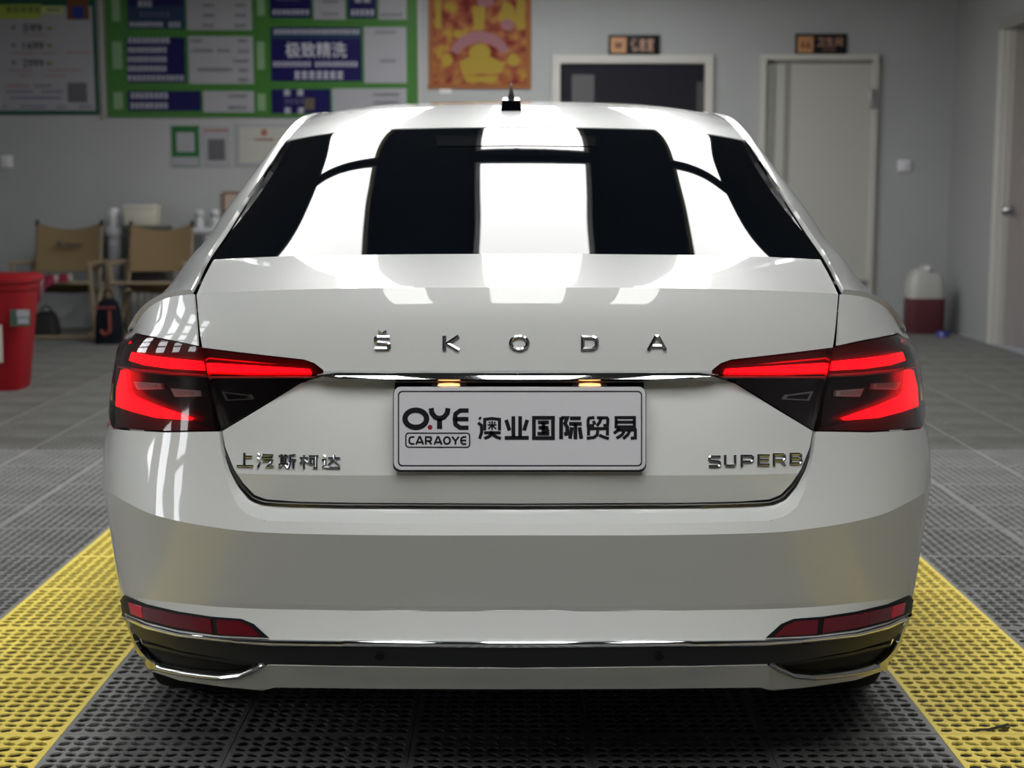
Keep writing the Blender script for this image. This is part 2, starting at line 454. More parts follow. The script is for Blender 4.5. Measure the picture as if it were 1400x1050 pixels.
class Surf:
    """groups: list of (v0, rows, knots); dense sampled surface on the car's left half, mirrored on demand"""
    def __init__(self, groups, sym=True, sub=8):
        self.g = []
        for (v0, P) in groups:
            P = np.asarray(P); n = len(P)
            c = P[:, ::8].mean(1)
            K = np.arange(n) + v0
            vq = np.linspace(v0, v0 + n - 1, (n - 1) * sub + 1)
            # chord-length knots for smooth blending
            L = np.linalg.norm(np.diff(P, axis=0), axis=2).mean(1) + 1e-6
            CK = np.r_[0, np.cumsum(L)]
            D = hermite(P, CK, np.interp(vq, K, CK))
            dv = np.gradient(D, axis=0)
            if sym:
                mir = D[:, 2:0:-1].copy(); mir[..., 0] = 2 * X0 - mir[..., 0]
                ds = np.gradient(np.concatenate([mir, D], 1), axis=1)[:, 2:]
            else: ds = np.gradient(D, axis=1)
            N = np.cross(ds, dv); N /= np.linalg.norm(N, axis=2)[..., None] + 1e-12
            self.g.append(dict(v0=v0, v1=v0 + n - 1, P=D, N=N, sub=sub))
        self.v0 = self.g[0]['v0']; self.v1 = self.g[-1]['v1']
        # pixel lookup
        self.look = []; self.vlim = 99
        for gi, g in enumerate(self.g):
            uv = proj(g['P'])
            du = np.gradient(uv, axis=1); dvv = np.gradient(uv, axis=0)
            cr = du[..., 0] * dvv[..., 1] - du[..., 1] * dvv[..., 0]
            self.look.append((uv, cr))
        # orient normals outward (towards camera where visible from it)
        for g, (uv, cr) in zip(self.g, self.look):
            c = g['P']; m = (slice(None), slice(0, 60))
            view = c - np.array([0, 0, H])
            sgn = (g['N'] * view).sum(-1)[m].mean()
            if self.flip_hint(g, sgn): g['N'] *= -1
    def flip_hint(self, g, sgn): return sgn > 0
    def _bl(self, A, g, s, v):
        fv = (v - g['v0']) * g['sub']; fs = s * (A.shape[1] - 1)
        i = int(min(max(math.floor(fv), 0), A.shape[0] - 2)); j = int(min(max(math.floor(fs), 0), A.shape[1] - 2))
        a, b = fv - i, fs - j
        return (1 - a) * ((1 - b) * A[i, j] + b * A[i, j + 1]) + a * ((1 - b) * A[i + 1, j] + b * A[i + 1, j + 1])
    def grp(self, v, hint=None):
        if hint is not None:
            for k, g in enumerate(self.g):
                if g['v0'] - 1e-9 <= hint <= g['v1'] + 1e-9: return g
        for g in self.g:
            if v <= g['v1'] + 1e-9: return g
        return self.g[-1]
    def P(self, s, v, hint=None):
        g = self.grp(v, hint); return self._bl(g['P'], g, s, v)
    def N(self, s, v, hint=None):
        g = self.grp(v, hint); n = self._bl(g['N'], g, s, v); return n / (np.linalg.norm(n) + 1e-12)
    def hit(self, px, py):
        best = None
        for g, (uv, cr) in zip(self.g, self.look):
            if g['v0'] >= self.vlim: continue
            if g['v1'] > self.vlim: uv = uv[:int((self.vlim - g['v0']) * g['sub']) + 1]
            d = (uv[..., 0] - px) ** 2 + (uv[..., 1] - py) ** 2
            # keep to the near side of the silhouette
            am = np.argmin(uv[..., 0], axis=1)
            msk = np.arange(uv.shape[1])[None, :] > am[:, None]
            d = np.where(msk, d + 1e3, d)
            k = np.unravel_index(np.argmin(d), d.shape)
            if best is None or d[k] < best[0]: best = (d[k], g, k)
        _, g, k = best
        v = g['v0'] + k[0] / g['sub']; s = k[1] / (uv.shape[1] - 1)
        for _ in range(12):
            e = 1e-3
            p0 = proj(self.P(s, v))
            v_ = v + e if v + e < self.v1 else v - e; s_ = s + e if s + e <= 1 else s - e
            a = (proj(self.P(s_, v)) - p0) / (s_ - s); b = (proj(self.P(s, v_)) - p0) / (v_ - v)
            A = np.array([[a[0], b[0]], [a[1], b[1]]]); r = np.array([px, py]) - p0
            try: ds, dv = np.linalg.lstsq(A + 0, r, rcond=1e-3)[0]
            except Exception: break
            ds = max(-.03, min(.03, ds)); dv = max(-.3, min(.3, dv))
            s = min(max(s + ds, 0), 1); v = min(max(v + dv, self.v0), self.v1)
            if abs(r[0]) + abs(r[1]) < .02: break
        s0, v0 = k[1] / (uv.shape[1] - 1), g['v0'] + k[0] / g['sub']
        e1 = np.linalg.norm(proj(self.P(s, v)) - (px, py)); e0 = np.linalg.norm(proj(self.P(s0, v0)) - (px, py))
        if e0 < e1: s, v = s0, v0
        return s, v
    def yz(self, Y, z):
        best = None
        for g in self.g:
            D = g['P']; d = (D[..., 1] - Y) ** 2 + (D[..., 2] - z) ** 2
            d = d + np.where(np.arange(D.shape[1])[None, :] < 120, 1, 0)
            k = np.unravel_index(np.argmin(d), d.shape)
            if best is None or d[k] < best[0]: best = (d[k], g['v0'] + k[0] / g['sub'], k[1] / (D.shape[1] - 1))
        _, v, s = best
        for _ in range(12):
            e = 1e-3; p0 = self.P(s, v)[1:]
            v_ = v + e if v + e < self.v1 else v - e; s_ = s + e if s + e <= 1 else s - e
            a = (self.P(s_, v)[1:] - p0) / (s_ - s); b = (self.P(s, v_)[1:] - p0) / (v_ - v)
            A = np.stack([a, b], 1); r = np.array([Y, z]) - p0
            ds, dv = np.linalg.lstsq(A, r, rcond=1e-4)[0]
            s = min(max(s + max(-.05, min(.05, ds)), 0), 1); v = min(max(v + max(-.4, min(.4, dv)), self.v0), self.v1)
        return s, v
def inpoly(P, poly):
    x, y = P[:, 0], P[:, 1]; c = np.zeros(len(P), bool); n = len(poly); j = n - 1
    for i in range(n):
        xi, yi = poly[i]; xj, yj = poly[j]
        cond = ((yi > y) != (yj > y)) & (x < (xj - xi) * (y - yi) / ((yj - yi) + 1e-15) + xi)
        c ^= cond; j = i
    return c
def dens(poly, closed=True, st=6.0, st2=.02):
    out = []; n = len(poly)
    for i in range(n if closed else n - 1):
        a, b = poly[i], poly[(i + 1) % n]
        out.append(a)
        if a[0] > 50 and b[0] > 50:
            k = int(math.hypot(b[0] - a[0], b[1] - a[1]) / st)
        elif a[0] <= 50 and b[0] <= 50 and len(a) == 2 and len(b) == 2:
            k = int(max(abs(b[0] - a[0]) / st2, abs(b[1] - a[1]) / .25))
        else: k = 0
        for q in range(1, k + 1):
            t = q / (k + 1); out.append((a[0] + (b[0] - a[0]) * t, a[1] + (b[1] - a[1]) * t))
    if not closed: out.append(poly[-1])
    return out
def inset_px(poly, g):
    if g == 0: return poly
    n = len(poly); A = sum(poly[i][0] * poly[(i + 1) % n][1] - poly[(i + 1) % n][0] * poly[i][1] for i in range(n) if poly[i][0] > 50 and poly[(i + 1) % n][0] > 50)
    sg = 1 if A > 0 else -1
    out = []
    for i in range(n):
        p = poly[i]
        if p[0] <= 50: out.append(p); continue
        a = poly[i - 1]; b = poly[(i + 1) % n]
        if a[0] <= 50: a = p
        if b[0] <= 50: b = p
        t = np.array([b[0] - a[0], b[1] - a[1]], float); L = np.linalg.norm(t)
        if L < 1e-6: out.append(p); continue
        t /= L
        out.append((p[0] - t[1] * g * sg, p[1] + t[0] * g * sg))
    return out
def tosv(surf, poly):
    out = []
    for p in poly:
        if len(p) == 3: out.append(surf.yz(p[1], p[2]))
        elif p[0] > 50: out.append(surf.hit(p[0], p[1]))
        else: out.append((p[0], p[1]))
    return out
def build_panel(surf, poly, off=0.0, thick=.012, inset=0.0, s_step=1 / 90, v_step=1 / 6, center=False, holes=()):
    """(verts, faces, loop normals or None) on the left half. poly: (px,py) pixels | (s,v) | ('y',Y,z)"""
    raw = []
    for p in poly: raw.append(p if not isinstance(p[0], str) else (0.0, p[1], p[2]))
    pd = dens(raw)
    pd = inset_px(pd, inset)
    sv = tosv(surf, pd)
    if center: sv = [(0.0, b[1]) if (a[0] > 700 or b[0] < .004) else b for a, b in zip(pd, sv)]
    cl = []
    for p in sv:
        if not cl or abs(p[0] - cl[-1][0]) + abs(p[1] - cl[-1][1]) * .1 > 4e-4: cl.append(p)
    sv = cl
    A = np.array(sv); smin, smax = A[:, 0].min(), A[:, 0].max(); vmin, vmax = A[:, 1].min(), A[:, 1].max()
    pts = [Vector((p[0], p[1] * .1)) for p in sv]; nb = len(pts)
    edges = [(i, (i + 1) % nb) for i in range(nb)]
    hs = []
    for hpoly in holes:
        h = tosv(surf, dens(hpoly)); hs.append(h); b = len(pts)
        pts += [Vector((p[0], p[1] * .1)) for p in h]; edges += [(b + i, b + (i + 1) % len(h)) for i in range(len(h))]
    ss = np.arange(math.floor(smin / s_step), math.ceil(smax / s_step) + 1) * s_step
    vv = np.arange(math.floor(vmin / v_step), math.ceil(vmax / v_step) + 1) * v_step
    crease = set(round(g['v0'] / v_step) for g in surf.g[1:])
    for b in vv:
        row_pts = np.array([(a, b) for a in ss]); ins = inpoly(row_pts, sv)
        iscr = round(b / v_step) in crease
        prev = None
        for k, (a, q) in enumerate(row_pts):
            if iscr and vmin < b < vmax:
                pts.append(Vector((a, b * .1)))
                if prev is not None: edges.append((prev, len(pts) - 1))
                prev = len(pts) - 1
            elif ins[k]:
                pts.append(Vector((a, b * .1)))
    V2, E2, F2, *_ = delaunay_2d_cdt(pts, edges, [], 0, 1e-7)
    V2 = np.array([(v.x, v.y * 10) for v in V2])
    cen = np.array([V2[list(f)].mean(0) for f in F2])
    keep = inpoly(cen, sv)
    for h in hs: keep &= ~inpoly(cen, h)
    tris = [f for f, k in zip(F2, keep) if k]; tc = cen[keep]
    vid = {}; V = []; fo = []; nl = []
    for f, c in zip(tris, tc):
        idx = []
        for i in f:
            gk = id(surf.grp(c[1]))
            if i not in vid:
                vid[i] = len(V)
                V.append(surf.P(V2[i, 0], V2[i, 1], c[1]) + surf.N(V2[i, 0], V2[i, 1], c[1]) * off)
            idx.append(vid[i])
        a, b, c3 = [V[k] for k in idx]; nm = surf.N(c[0], c[1])
        order = (0, 1, 2) if np.dot(np.cross(b - a, c3 - a), nm) > 0 else (0, 2, 1)
        fo.append(tuple(idx[k] for k in order))
        for k in order:
            nl.append(tuple(surf.N(V2[f[k], 0], V2[f[k], 1], c[1])))
    inv = {v: k for k, v in vid.items()}
    # rim
    if thick > 0:
        cnt = {}
        for f in fo:
            for k in range(3):
                a, b = f[k], f[(k + 1) % 3]
                cnt[(a, b)] = 1
        rimv = {}
        vn = {}
        for (a, b) in list(cnt):
            if (b, a) in cnt: continue
            if center and V2[inv[a], 0] < 1e-3 and V2[inv[b], 0] < 1e-3: continue
            for q in (a, b):
                if q not in rimv:
                    i = inv[q]; rimv[q] = len(V); V.append(V[q] - surf.N(V2[i, 0], V2[i, 1]) * thick)
            f = (b, a, rimv[a], rimv[b]); fo.append(f)
            pa, pb, pc = V[b], V[a], V[rimv[a]]
            n = np.cross(pb - pa, pc - pa); n = n / (np.linalg.norm(n) + 1e-12)
            nl += [tuple(n)] * 4
    return V, fo, nl
def mirror_geo(V, fo, nl):
    V2 = [np.array([2 * X0 - v[0], v[1], v[2]]) for v in V]
    f2 = []; n2 = []; k = 0
    for f in fo:
        ns = nl[k:k + len(f)]; k += len(f)
        f2.append(tuple(reversed(f))); n2 += [(-n[0], n[1], n[2]) for n in reversed(ns)]
    return V2, f2, n2
def geo_obj(name, geos, m, parent):
    V, Fc, N = [], [], []
    for (v, f, n) in geos:
        b = len(V); V += [tuple(p) for p in v]; Fc += [tuple(i + b for i in q) for q in f]; N += n
    me = bpy.data.meshes.new(name); me.from_pydata(V, [], Fc); me.materials.append(m)
    me.shade_smooth()
    me.normals_split_custom_set(N)
    return link(bpy.data.objects.new(name, me), parent)
def panel_sym(name, surf, poly, m, parent, **kw):
    g = build_panel(surf, poly, center=True, **kw)
    return geo_obj(name, [g, mirror_geo(*g)], m, parent)
def panel_pair(name, surf, poly, m, pl, pr, **kw):
    g = build_panel(surf, poly, **kw)
    return geo_obj(name, [g], m, pl), geo_obj(name, [mirror_geo(*g)], m, pr)
def ribbon(name, surf, top, bot, prof, m, parent, sym=True, n=80, pair=None, sv=False):
    """strip between two pixel polylines; prof = [(t, offset)]"""
    def rs(pl):
        pl = np.array(pl, float); d = np.r_[0, np.cumsum(np.hypot(*np.diff(pl, axis=0).T))]; d /= d[-1]
        q = np.linspace(0, 1, n); return np.stack([np.interp(q, d, pl[:, 0]), np.interp(q, d, pl[:, 1])], 1)
    if sv:
        def rv(pl):
            q = [surf.hit(*p) if p[0] > 50 else p for p in pl]
            A = np.array(q); B = A * np.array([1, .1]); d = np.r_[0, np.cumsum(np.hypot(*np.diff(B, axis=0).T))]; d /= d[-1]
            t = np.interp(np.linspace(0, len(pl) - 1, n), range(len(pl)), d)
            return np.stack([np.interp(t, d, A[:, 0]), np.interp(t, d, A[:, 1])], 1)
        a, b = rv(top), rv(bot)
    else: a, b = rs(top), rs(bot)
    V = []; k = len(prof)
    for i in range(n):
        pa, pb = (tuple(a[i]), tuple(b[i])) if sv else (surf.hit(*a[i]), surf.hit(*b[i]))
        A, B = surf.P(*pa), surf.P(*pb); N = surf.N(*pa) + surf.N(*pb); N = N / np.linalg.norm(N)
        for (t, o) in prof: V.append(A + (B - A) * t + N * o)
    Fc = [(i * k + j, i * k + j + 1, (i + 1) * k + j + 1, (i + 1) * k + j) for i in range(n - 1) for j in range(k - 1)]
    Fc += [tuple(range(k)), tuple((n - 1) * k + j for j in reversed(range(k)))]
    Vm = [np.array([2 * X0 - v[0], v[1], v[2]]) for v in V]
    Fm = [tuple(reversed(f)) for f in Fc]
    def mk(V, Fc, par):
        bm = bmesh.new(); vs = [bm.verts.new(v) for v in V]
        for f in Fc: bm.faces.new([vs[q] for q in f])
        bmesh.ops.remove_doubles(bm, verts=bm.verts, dist=1e-5)
        me = bpy.data.meshes.new(name); bm.normal_update(); bm.to_mesh(me); bm.free(); me.materials.append(m)
        me.shade_smooth(); me.set_sharp_from_angle(angle=math.radians(50))
        return link(bpy.data.objects.new(name, me), par)
    if pair is not None: return mk(V, Fc, parent), mk(Vm, Fm, pair)
    if sym:
        b = len(V); return mk(V + Vm, Fc[:-2] + [Fc[-1] if a[-1][0] < 700 else Fc[-2]] + [tuple(i + b for i in f) for f in Fm[:-2]], parent)
    return mk(V, Fc, parent)

R = {}
def mk_row(k, Yc, sil, trace, **kw):
    R[k], W = row(Yc, sil, trace, **kw); RW[k] = W
RW = {}
mk_row(0, 2.620, (181, 452), [(707.6, 393), (530, 393.5), (400, 396), (320, 399), (267, 402), (237, 405), (210, 416), (192, 433), (182, 450)], zend=.868)
mk_row(1, 2.607, (174, 461), [(707.6, 425), (400, 426), (280, 430), (235, 434), (205, 443), (186, 454), (176, 460)], zend=.88)
mk_row(2, 2.600, (163, 476), [(707.6, 465), (400, 465), (280, 466), (220, 468), (185, 471), (165, 476)], zend=.85)
mk_row(3, 2.598, (157, 500), [(707.6, 513), (430, 513), (280, 512), (210, 508), (170, 502), (158, 499)], zend=.80)
mk_row(4, 2.590, (147.5, 580), [(707.6, 589), (400, 589), (300, 588), (200, 587), (149, 583)], zend=.72)
mk_row(5, 2.572, (142, 640), [(707.6, 668), (400, 666), (300, 660), (200, 645), (145, 630)], zend=.66)
mk_row(6, 2.545, (141, 670), [(707.6, 732), (470, 731), (344, 727), (301, 722), (250, 713.7), (201, 700.6), (178, 689), (155, 676), (142, 667)], zend=.62)
mk_row(7, 2.612, (161, 806), [(707.6, 829), (470, 827.5), (344, 825), (290, 821), (250, 817), (199, 810), (163, 803)], zend=.43)
mk_row(8, 2.618, (162, 813), [(707.6, 836), (470, 834.5), (344, 832), (290, 829), (250, 825), (199, 819), (165, 811)], zend=.42)
mk_row(9, 2.604, (167, 838), [(707.6, 876), (470, 875), (370, 874), (301, 871), (244, 864), (201, 853), (176, 842), (168, 837)], zend=.38)
mk_row(10, 2.600, (171, 848), [(707.6, 886), (470, 884), (301, 877.5), (244, 871), (201, 860), (180, 850), (173, 846)], zend=.36)
mk_row(11, 2.618, (178, 868), [(707.6, 914), (470, 911), (367, 909), (300, 903), (244, 892), (200, 878), (182, 868)], zend=.33)
mk_row(12, 2.668, (190, 905), [(707.6, 943), (470, 942), (370, 943), (301, 940), (244, 931), (210, 919), (193, 906)], zend=.27)
mk_row(13, 2.80, (205, 930), [(707.6, 968), (470, 967), (301, 965), (244, 950), (212, 935)], zend=.24)
Q = Surf([(0, [R[i] for i in range(0, 7)]), (6, [R[6], R[7]]), (7, [R[7], R[8]]), (8, [R[8], R[9]]), (9, [R[9], R[10]]),
          (10, [R[10], R[11]]), (11, [R[11], R[12]]), (12, [R[12], R[13]])])
def taper(d, x0=.30, x1=.50):
    def f(x):
        t = np.clip((x1 - x) / (x1 - x0), 0, 1); return d * t * t * (3 - 2 * t)
    return f
Tr = {}
def trow(k, Yc, tr, d=0, W=.92):
    Tr[k] = row(Yc, None, tr, W=W, defo=taper(d))[0]
Wm = RW[3]
Tr[0], Tr[1], Tr[2] = R[0], R[1], R[2]
trow(3, 2.598, [(707.6, 507), (430, 507), (200, 505)], 0, RW[3])
trow(4, 2.598, [(707.6, 521), (430, 521), (200, 518)], .024, RW[3])
trow(5, 2.594, [(707.6, 562), (430, 561), (200, 560)], .014, RW[4])
trow(6, 2.588, [(707.6, 608), (430, 607), (200, 606)], .004, RW[4])
trow(7, 2.581, [(707.6, 649.5), (320, 647), (200, 646)], 0, RW[5])
trow(8, 2.597, [(707.6, 692), (450, 691), (330, 690), (200, 688)], 0, RW[5])
TS = Surf([(0, [Tr[0], Tr[1], Tr[2], Tr[3]]), (3, [Tr[3], Tr[4]]), (4, [Tr[4], Tr[5], Tr[6], Tr[7]]), (7, [Tr[7], Tr[8]])])
# ---------------------------------------------------------------- car: upper surfaces
def mp(x, Y, z): return np.array([X0 - x, Y, z])
def pp(px, py, Y): return np.array(at_Y(px, py, Y))
sC = Q.hit(267, 402)[0]; sB = Q.hit(560, 393.2)[0]; sB2 = Q.hit(400, 396)[0]
fs = lambda px, py: (Q.hit(px, py)[0] - sC) / (1 - sC)
kD, kE, kF = fs(240, 404.5), fs(207, 419), fs(183, 449)
W0 = RW[0]
def G(Y): return mp(W0 * (1 - .10 * max(0, (Y - 5.8) / 1.3) ** 2), Y, .868)
MID = [None,
       [pp(707.6, 371, 2.77), pp(560, 371.5, 2.775), pp(400, 374.5, 2.785), pp(276, 381, 2.84)],
       [pp(707.6, 347, 2.95), pp(560, 347.6, 2.955), pp(400, 350, 2.972), pp(290, 355, 3.003)],
       [pp(707.6, 300, 3.075), pp(560, 301, 3.081), pp(414, 305, 3.098), pp(313, 320, 3.132)],
       [pp(707.6, 255, 3.210), pp(563, 256, 3.216), pp(430, 261, 3.233), pp(337, 282, 3.267)],
       [pp(707.6, 213, 3.365), pp(567, 214, 3.371), pp(447, 219, 3.388), pp(363, 240, 3.422)],
       [pp(707.6, 174, 3.550), pp(574, 175.5, 3.556), pp(467, 180.5, 3.573), pp(390, 193, 3.605)],
       [mp(0, 3.85, 1.388), mp(.27, 3.85, 1.384), mp(.44, 3.86, 1.372), mp(.548, 3.87, 1.352)],
       [mp(0, 4.25, 1.428), mp(.28, 4.25, 1.423), mp(.45, 4.25, 1.410), mp(.560, 4.25, 1.390)],
       [mp(0, 5.0, 1.452), mp(.30, 5.0, 1.445), mp(.46, 5.0, 1.43), mp(.565, 5.0, 1.405)],
       [mp(0, 5.75, 1.39), mp(.30, 5.73, 1.383), mp(.46, 5.7, 1.37), mp(.555, 5.66, 1.345)],
       [mp(0, 6.45, 1.02), mp(.34, 6.42, 1.01), mp(.55, 6.36, 1.0), mp(.66, 6.28, .985)],
       [mp(0, 7.30, .80), mp(.34, 7.27, .79), mp(.5, 7.22, .78), mp(.6, 7.15, .77)]]
SIDE = [None,
        [pp(257, 382, 2.90), mp(.750, 3.06, .955), mp(.830, 3.22, .893), G(3.60)],
        [mp(.690, 3.18, 1.040), mp(.772, 3.30, .960), mp(.838, 3.45, .896), G(3.80)],
        [mp(.676, 3.30, 1.083), mp(.782, 3.48, .966), mp(.843, 3.65, .898), G(4.00)],
        [mp(.645, 3.38, 1.150), mp(.778, 3.62, .978), mp(.846, 3.85, .899), G(4.20)],
        [mp(.613, 3.49, 1.218), mp(.770, 3.80, .988), mp(.848, 4.02, .900), G(4.40)],
        [mp(.582, 3.66, 1.295), mp(.760, 4.00, .995), mp(.848, 4.2, .90), G(4.60)],
        [mp(.581, 3.93, 1.345), mp(.755, 4.25, 1.0), mp(.848, 4.4, .90), G(4.80)],
        [mp(.590, 4.30, 1.372), mp(.755, 4.5, 1.0), mp(.848, 4.6, .90), G(5.00)],
        [mp(.595, 5.0, 1.383), mp(.755, 5.1, .99), mp(.848, 5.2, .90), G(5.30)],
        [mp(.585, 5.62, 1.325), mp(.770, 5.9, .97), mp(.845, 6.0, .90), G(6.00)],
        [mp(.71, 6.24, .965), mp(.79, 6.3, .935), mp(.835, 6.4, .895), G(6.50)],
        [mp(.66, 7.12, .765), mp(.71, 7.1, .76), mp(.75, 7.05, .75), G(7.00)]]
def rowcols(pts, kn, symx):
    P = [np.array(p) for p in pts]; K = list(kn)
    if symx:
        m = P[1].copy(); m[0] = 2 * X0 - m[0]; P = [m] + P; K = [-K[1]] + K
        P[1] = P[1].copy(); P[1][0] = X0
    return hermite(P, K, SG)
r0m = np.stack([np.interp(SG * sC, SG, R[0][:, k]) for k in range(3)], -1)
r0s = np.stack([np.interp(sC + SG * (1 - sC), SG, R[0][:, k]) for k in range(3)], -1)
UMr = [r0m] + [rowcols(MID[i], [0, sB / sC, sB2 / sC, 1], True) for i in range(1, 13)]
USr = [r0s] + [rowcols([UMr[i][-1]] + SIDE[i], [0, kD, kE, kF, 1], False) for i in range(1, 13)]
UM = Surf([(0, UMr[0:3]), (2, UMr[2:11]), (10, UMr[10:12]), (11, UMr[11:13])])
UM.vlim = 8
US = Surf([(0, USr[0:11]), (10, USr[10:12]), (11, USr[11:13])], sym=False)
# flank
FY1 = 7.05
def flank_row(k):
    z = R[k][-1, 2]; W = RW[k]
    Y = YEND + SG * (FY1 - YEND)
    return np.stack([X0 - W * (1 - .10 * np.clip((Y - 5.8) / 1.3, 0, 2) ** 2), Y, np.full(NS, z)], -1)
FSf = Surf([(0, [flank_row(k) for k in (0, 2, 4, 6, 9, 11, 13)])], sym=False)
fz = [R[k][-1, 2] for k in (0, 2, 4, 6, 9, 11, 13)]
def fsv(Y, z): return (min(max((Y - YEND) / (FY1 - YEND), 0), 1), float(np.interp(-z, [-a for a in fz], range(7))))

# ---------------------------------------------------------------- car
car = empty('car', (0, 0, 0), 'white sedan seen from behind with lit red tail lamps, parked between the yellow floor strips', 'car')
AY, AR, WZ = 3.50, .37, .335
def arch(a0, a1, n=12, cy=AY): return [(cy - AR * math.cos(math.radians(a0 + (a1 - a0) * i / n)), WZ + AR * math.sin(math.radians(a0 + (a1 - a0) * i / n))) for i in range(n + 1)]
shut = [(308, 611.5), (319.5, 640.5), (332.5, 660.5), (348, 676.5), (363, 682.6), (405, 685.8), (470, 687.3), (707.6, 688.5)]
lid_poly = [(0, 0), (1e-9 + sC * .9945, 0), (272, 440), (274.3, 460), (276.5, 475), (324, 481), (376, 487), (416, 491.5), (430, 496.5), (442, 506), (442, 515), (411, 524), (358, 557), (304, 589.5)] + shut
lid1 = build_panel(TS, lid_poly, thick=.016, inset=0, center=True)
lid2 = build_panel(UM, [(0, 0), (.992, 0), (.992, 1.995), (0, 1.995)], thick=.012, center=True)
geo_obj('trunk_lid', [lid1, mirror_geo(*lid1), lid2, mirror_geo(*lid2)], M['paint'], car)
panel_sym('rear_window', UM, [(0, 2.002), (1.0, 2.002), (1.0, 4.0), (1.0, 5.9), (.985, 5.985), (0, 5.985)], M['glass'], car, thick=.006, off=-.001)
panel_sym('window_seal', UM, [(0, 1.93), (.99, 1.93), (.99, 2.08), (0, 2.08)], M['gap'], car, thick=0, off=-.003)
panel_sym('roof', UM, [(0, 6.01), (.97, 6.01), (.999, 5.93), (1.0, 10), (0, 10)], M['paint'], car, thick=.01)
panel_sym('windscreen', UM, [(0, 10.0), (1, 10.0), (1, 11), (0, 11)], M['glass'], car, thick=.006)
panel_sym('bonnet', UM, [(0, 11.0), (1, 11.0), (1, 12), (0, 12)], M['paint'], car, thick=.01)
# quarter panels: pillar, shoulder and the strip above the lamp
lamp_top = [(186, 455.5), (211, 460.5), (243, 466.5), (270.3, 472.5)]
ql = [(sC * 1.007, 0), (1, 0), ('y', 3.44, .72), ('y', 3.28, .72), ('y', 3.28, .80), ('y', 3.21, .862)] + lamp_top + [(268, 440)]
q1 = build_panel(Q, ql, thick=.004)
wA, wB = kD + (kE - kD) * .12, kD + (kE - kD) * .97
side_glass = [(wA + .02, 5.4), (wA, 6.6), (wA, 9.6), (wA + .03, 9.85), (wB, 9.85), (wB, 5.2), (wB - .02, 4.9)]
def dsv(poly): return dens(poly)
def clean_hole(poly): return [(s, v) for s, v in poly]
q2 = build_panel(US, [(.008, 0), (1, 0), (1, 10), (.0, 10), (0.0, 6.0), (.004, 5.9), (.006, 2.5)], thick=.01, holes=[side_glass])
q3 = build_panel(US, [(0, 10), (1, 10), (1, 12), (0, 12)], thick=.01)
fp = [fsv(YEND, .867)] + [(1e-3 + k * .1, 0) for k in range(1, 10)] + [fsv(7.04, .867), fsv(7.04, .5), fsv(6.80, .25)]
fa = arch(200, -20, 20, AY + 2.84)
fp += [fsv(*p) for p in fa] + [fsv(*p) for p in reversed(arch(100, 200, 10))]
q4 = build_panel(FSf, fp, thick=.01, s_step=1 / 50)
for g_, nm in (([q1, q2, q3, q4], 'quarter_panel'),):
    geo_obj(nm, g_, M['paint'], car); geo_obj(nm, [mirror_geo(*g) for g in g_], M['paint'], car)
panel_pair('side_window', US, side_glass, M['glass'], car, car, off=-.003, thick=.0)
# bumper
rim = [(299.5, 590), (301.8, 612), (307, 640), (315, 670), (325, 692), (340, 705), (362, 712), (470, 715), (707.6, 716.5)]
sho = [(300, 590), (305, 613.5), (316, 643), (329, 664.5), (345.5, 681.5), (362, 687), (405, 689), (470, 690.4), (707.6, 691.5)]
ap = [('y',) + p for p in reversed(arch(4, 68, 10))]
bp_ = [(0, 9.0)] + list(reversed(rim)) + [(295, 590.0), (227, 591.3), (178, 588.8), (154, 586.5), ('y', 3.28, .705), ('y', 3.37, .70)] + ap + [(0.80, 9.0)]
s9 = Q.yz(*arch(4, 4, 1)[0])
bp_[-1] = (s9[0], 9.0)
b1 = build_panel(Q, bp_, thick=.012, center=True)
# chamfer shelf between rim and shut line
def poly_rs(pl, n):
    pl = np.array(pl, float); d = np.r_[0, np.cumsum(np.hypot(*np.diff(pl, axis=0).T))]; d /= d[-1]
    q = np.linspace(0, 1, n); return np.stack([np.interp(q, d, pl[:, 0]), np.interp(q, d, pl[:, 1])], 1)
nS = 70; ra, rb = poly_rs(rim, nS), poly_rs(sho, nS)
rows3 = []
for i in range(nS):
    pa = Q.P(*Q.hit(*ra[i])); sb = Q.hit(*rb[i]); pb = Q.P(*sb)
    k = min(1, i / 14)
    dp = .004 + .026 * k
    q = np.array(at_Y(rb[i][0], rb[i][1], pb[1] + dp)); m1 = pa * .45 + q * .55 + np.array([0, -.0035, .001]) * k
    rows3.append([pa, m1, q, q + np.array([0, .03, 0])])
for p in rows3[-1]: p[0] = X0
V = [p for r_ in rows3 for p in r_]; Fc = []; nl = []
for i in range(nS - 1):
    for j in range(3):
        f = (i * 4 + j, i * 4 + j + 1, (i + 1) * 4 + j + 1, (i + 1) * 4 + j)
        n = np.cross(V[f[1]] - V[f[0]], V[f[3]] - V[f[0]]); n /= np.linalg.norm(n) + 1e-12
        if n[1] > 0 and j < 2: n = -n; f = tuple(reversed(f))
        Fc.append(f); nl.append(n)
# smooth along the length
sm = [None] * len(nl)
for i in range(nS - 1):
    for j in range(3):
        if i > nS - 5: nl[i * 3 + j] = nl[i * 3 + j] * np.array([0, 1, 1])
        a = sum(nl[min(max(i + k, 0), nS - 2) * 3 + j] for k in (-2, -1, 0, 1, 2)); sm[i * 3 + j] = a / np.linalg.norm(a)
nn = []
for f, n in zip(Fc, sm): nn += [tuple(n)] * 4
b2 = (V, Fc, nn)
geo_obj('rear_bumper', [b1, mirror_geo(*b1), b2, mirror_geo(*b2)], M['paint'], car)
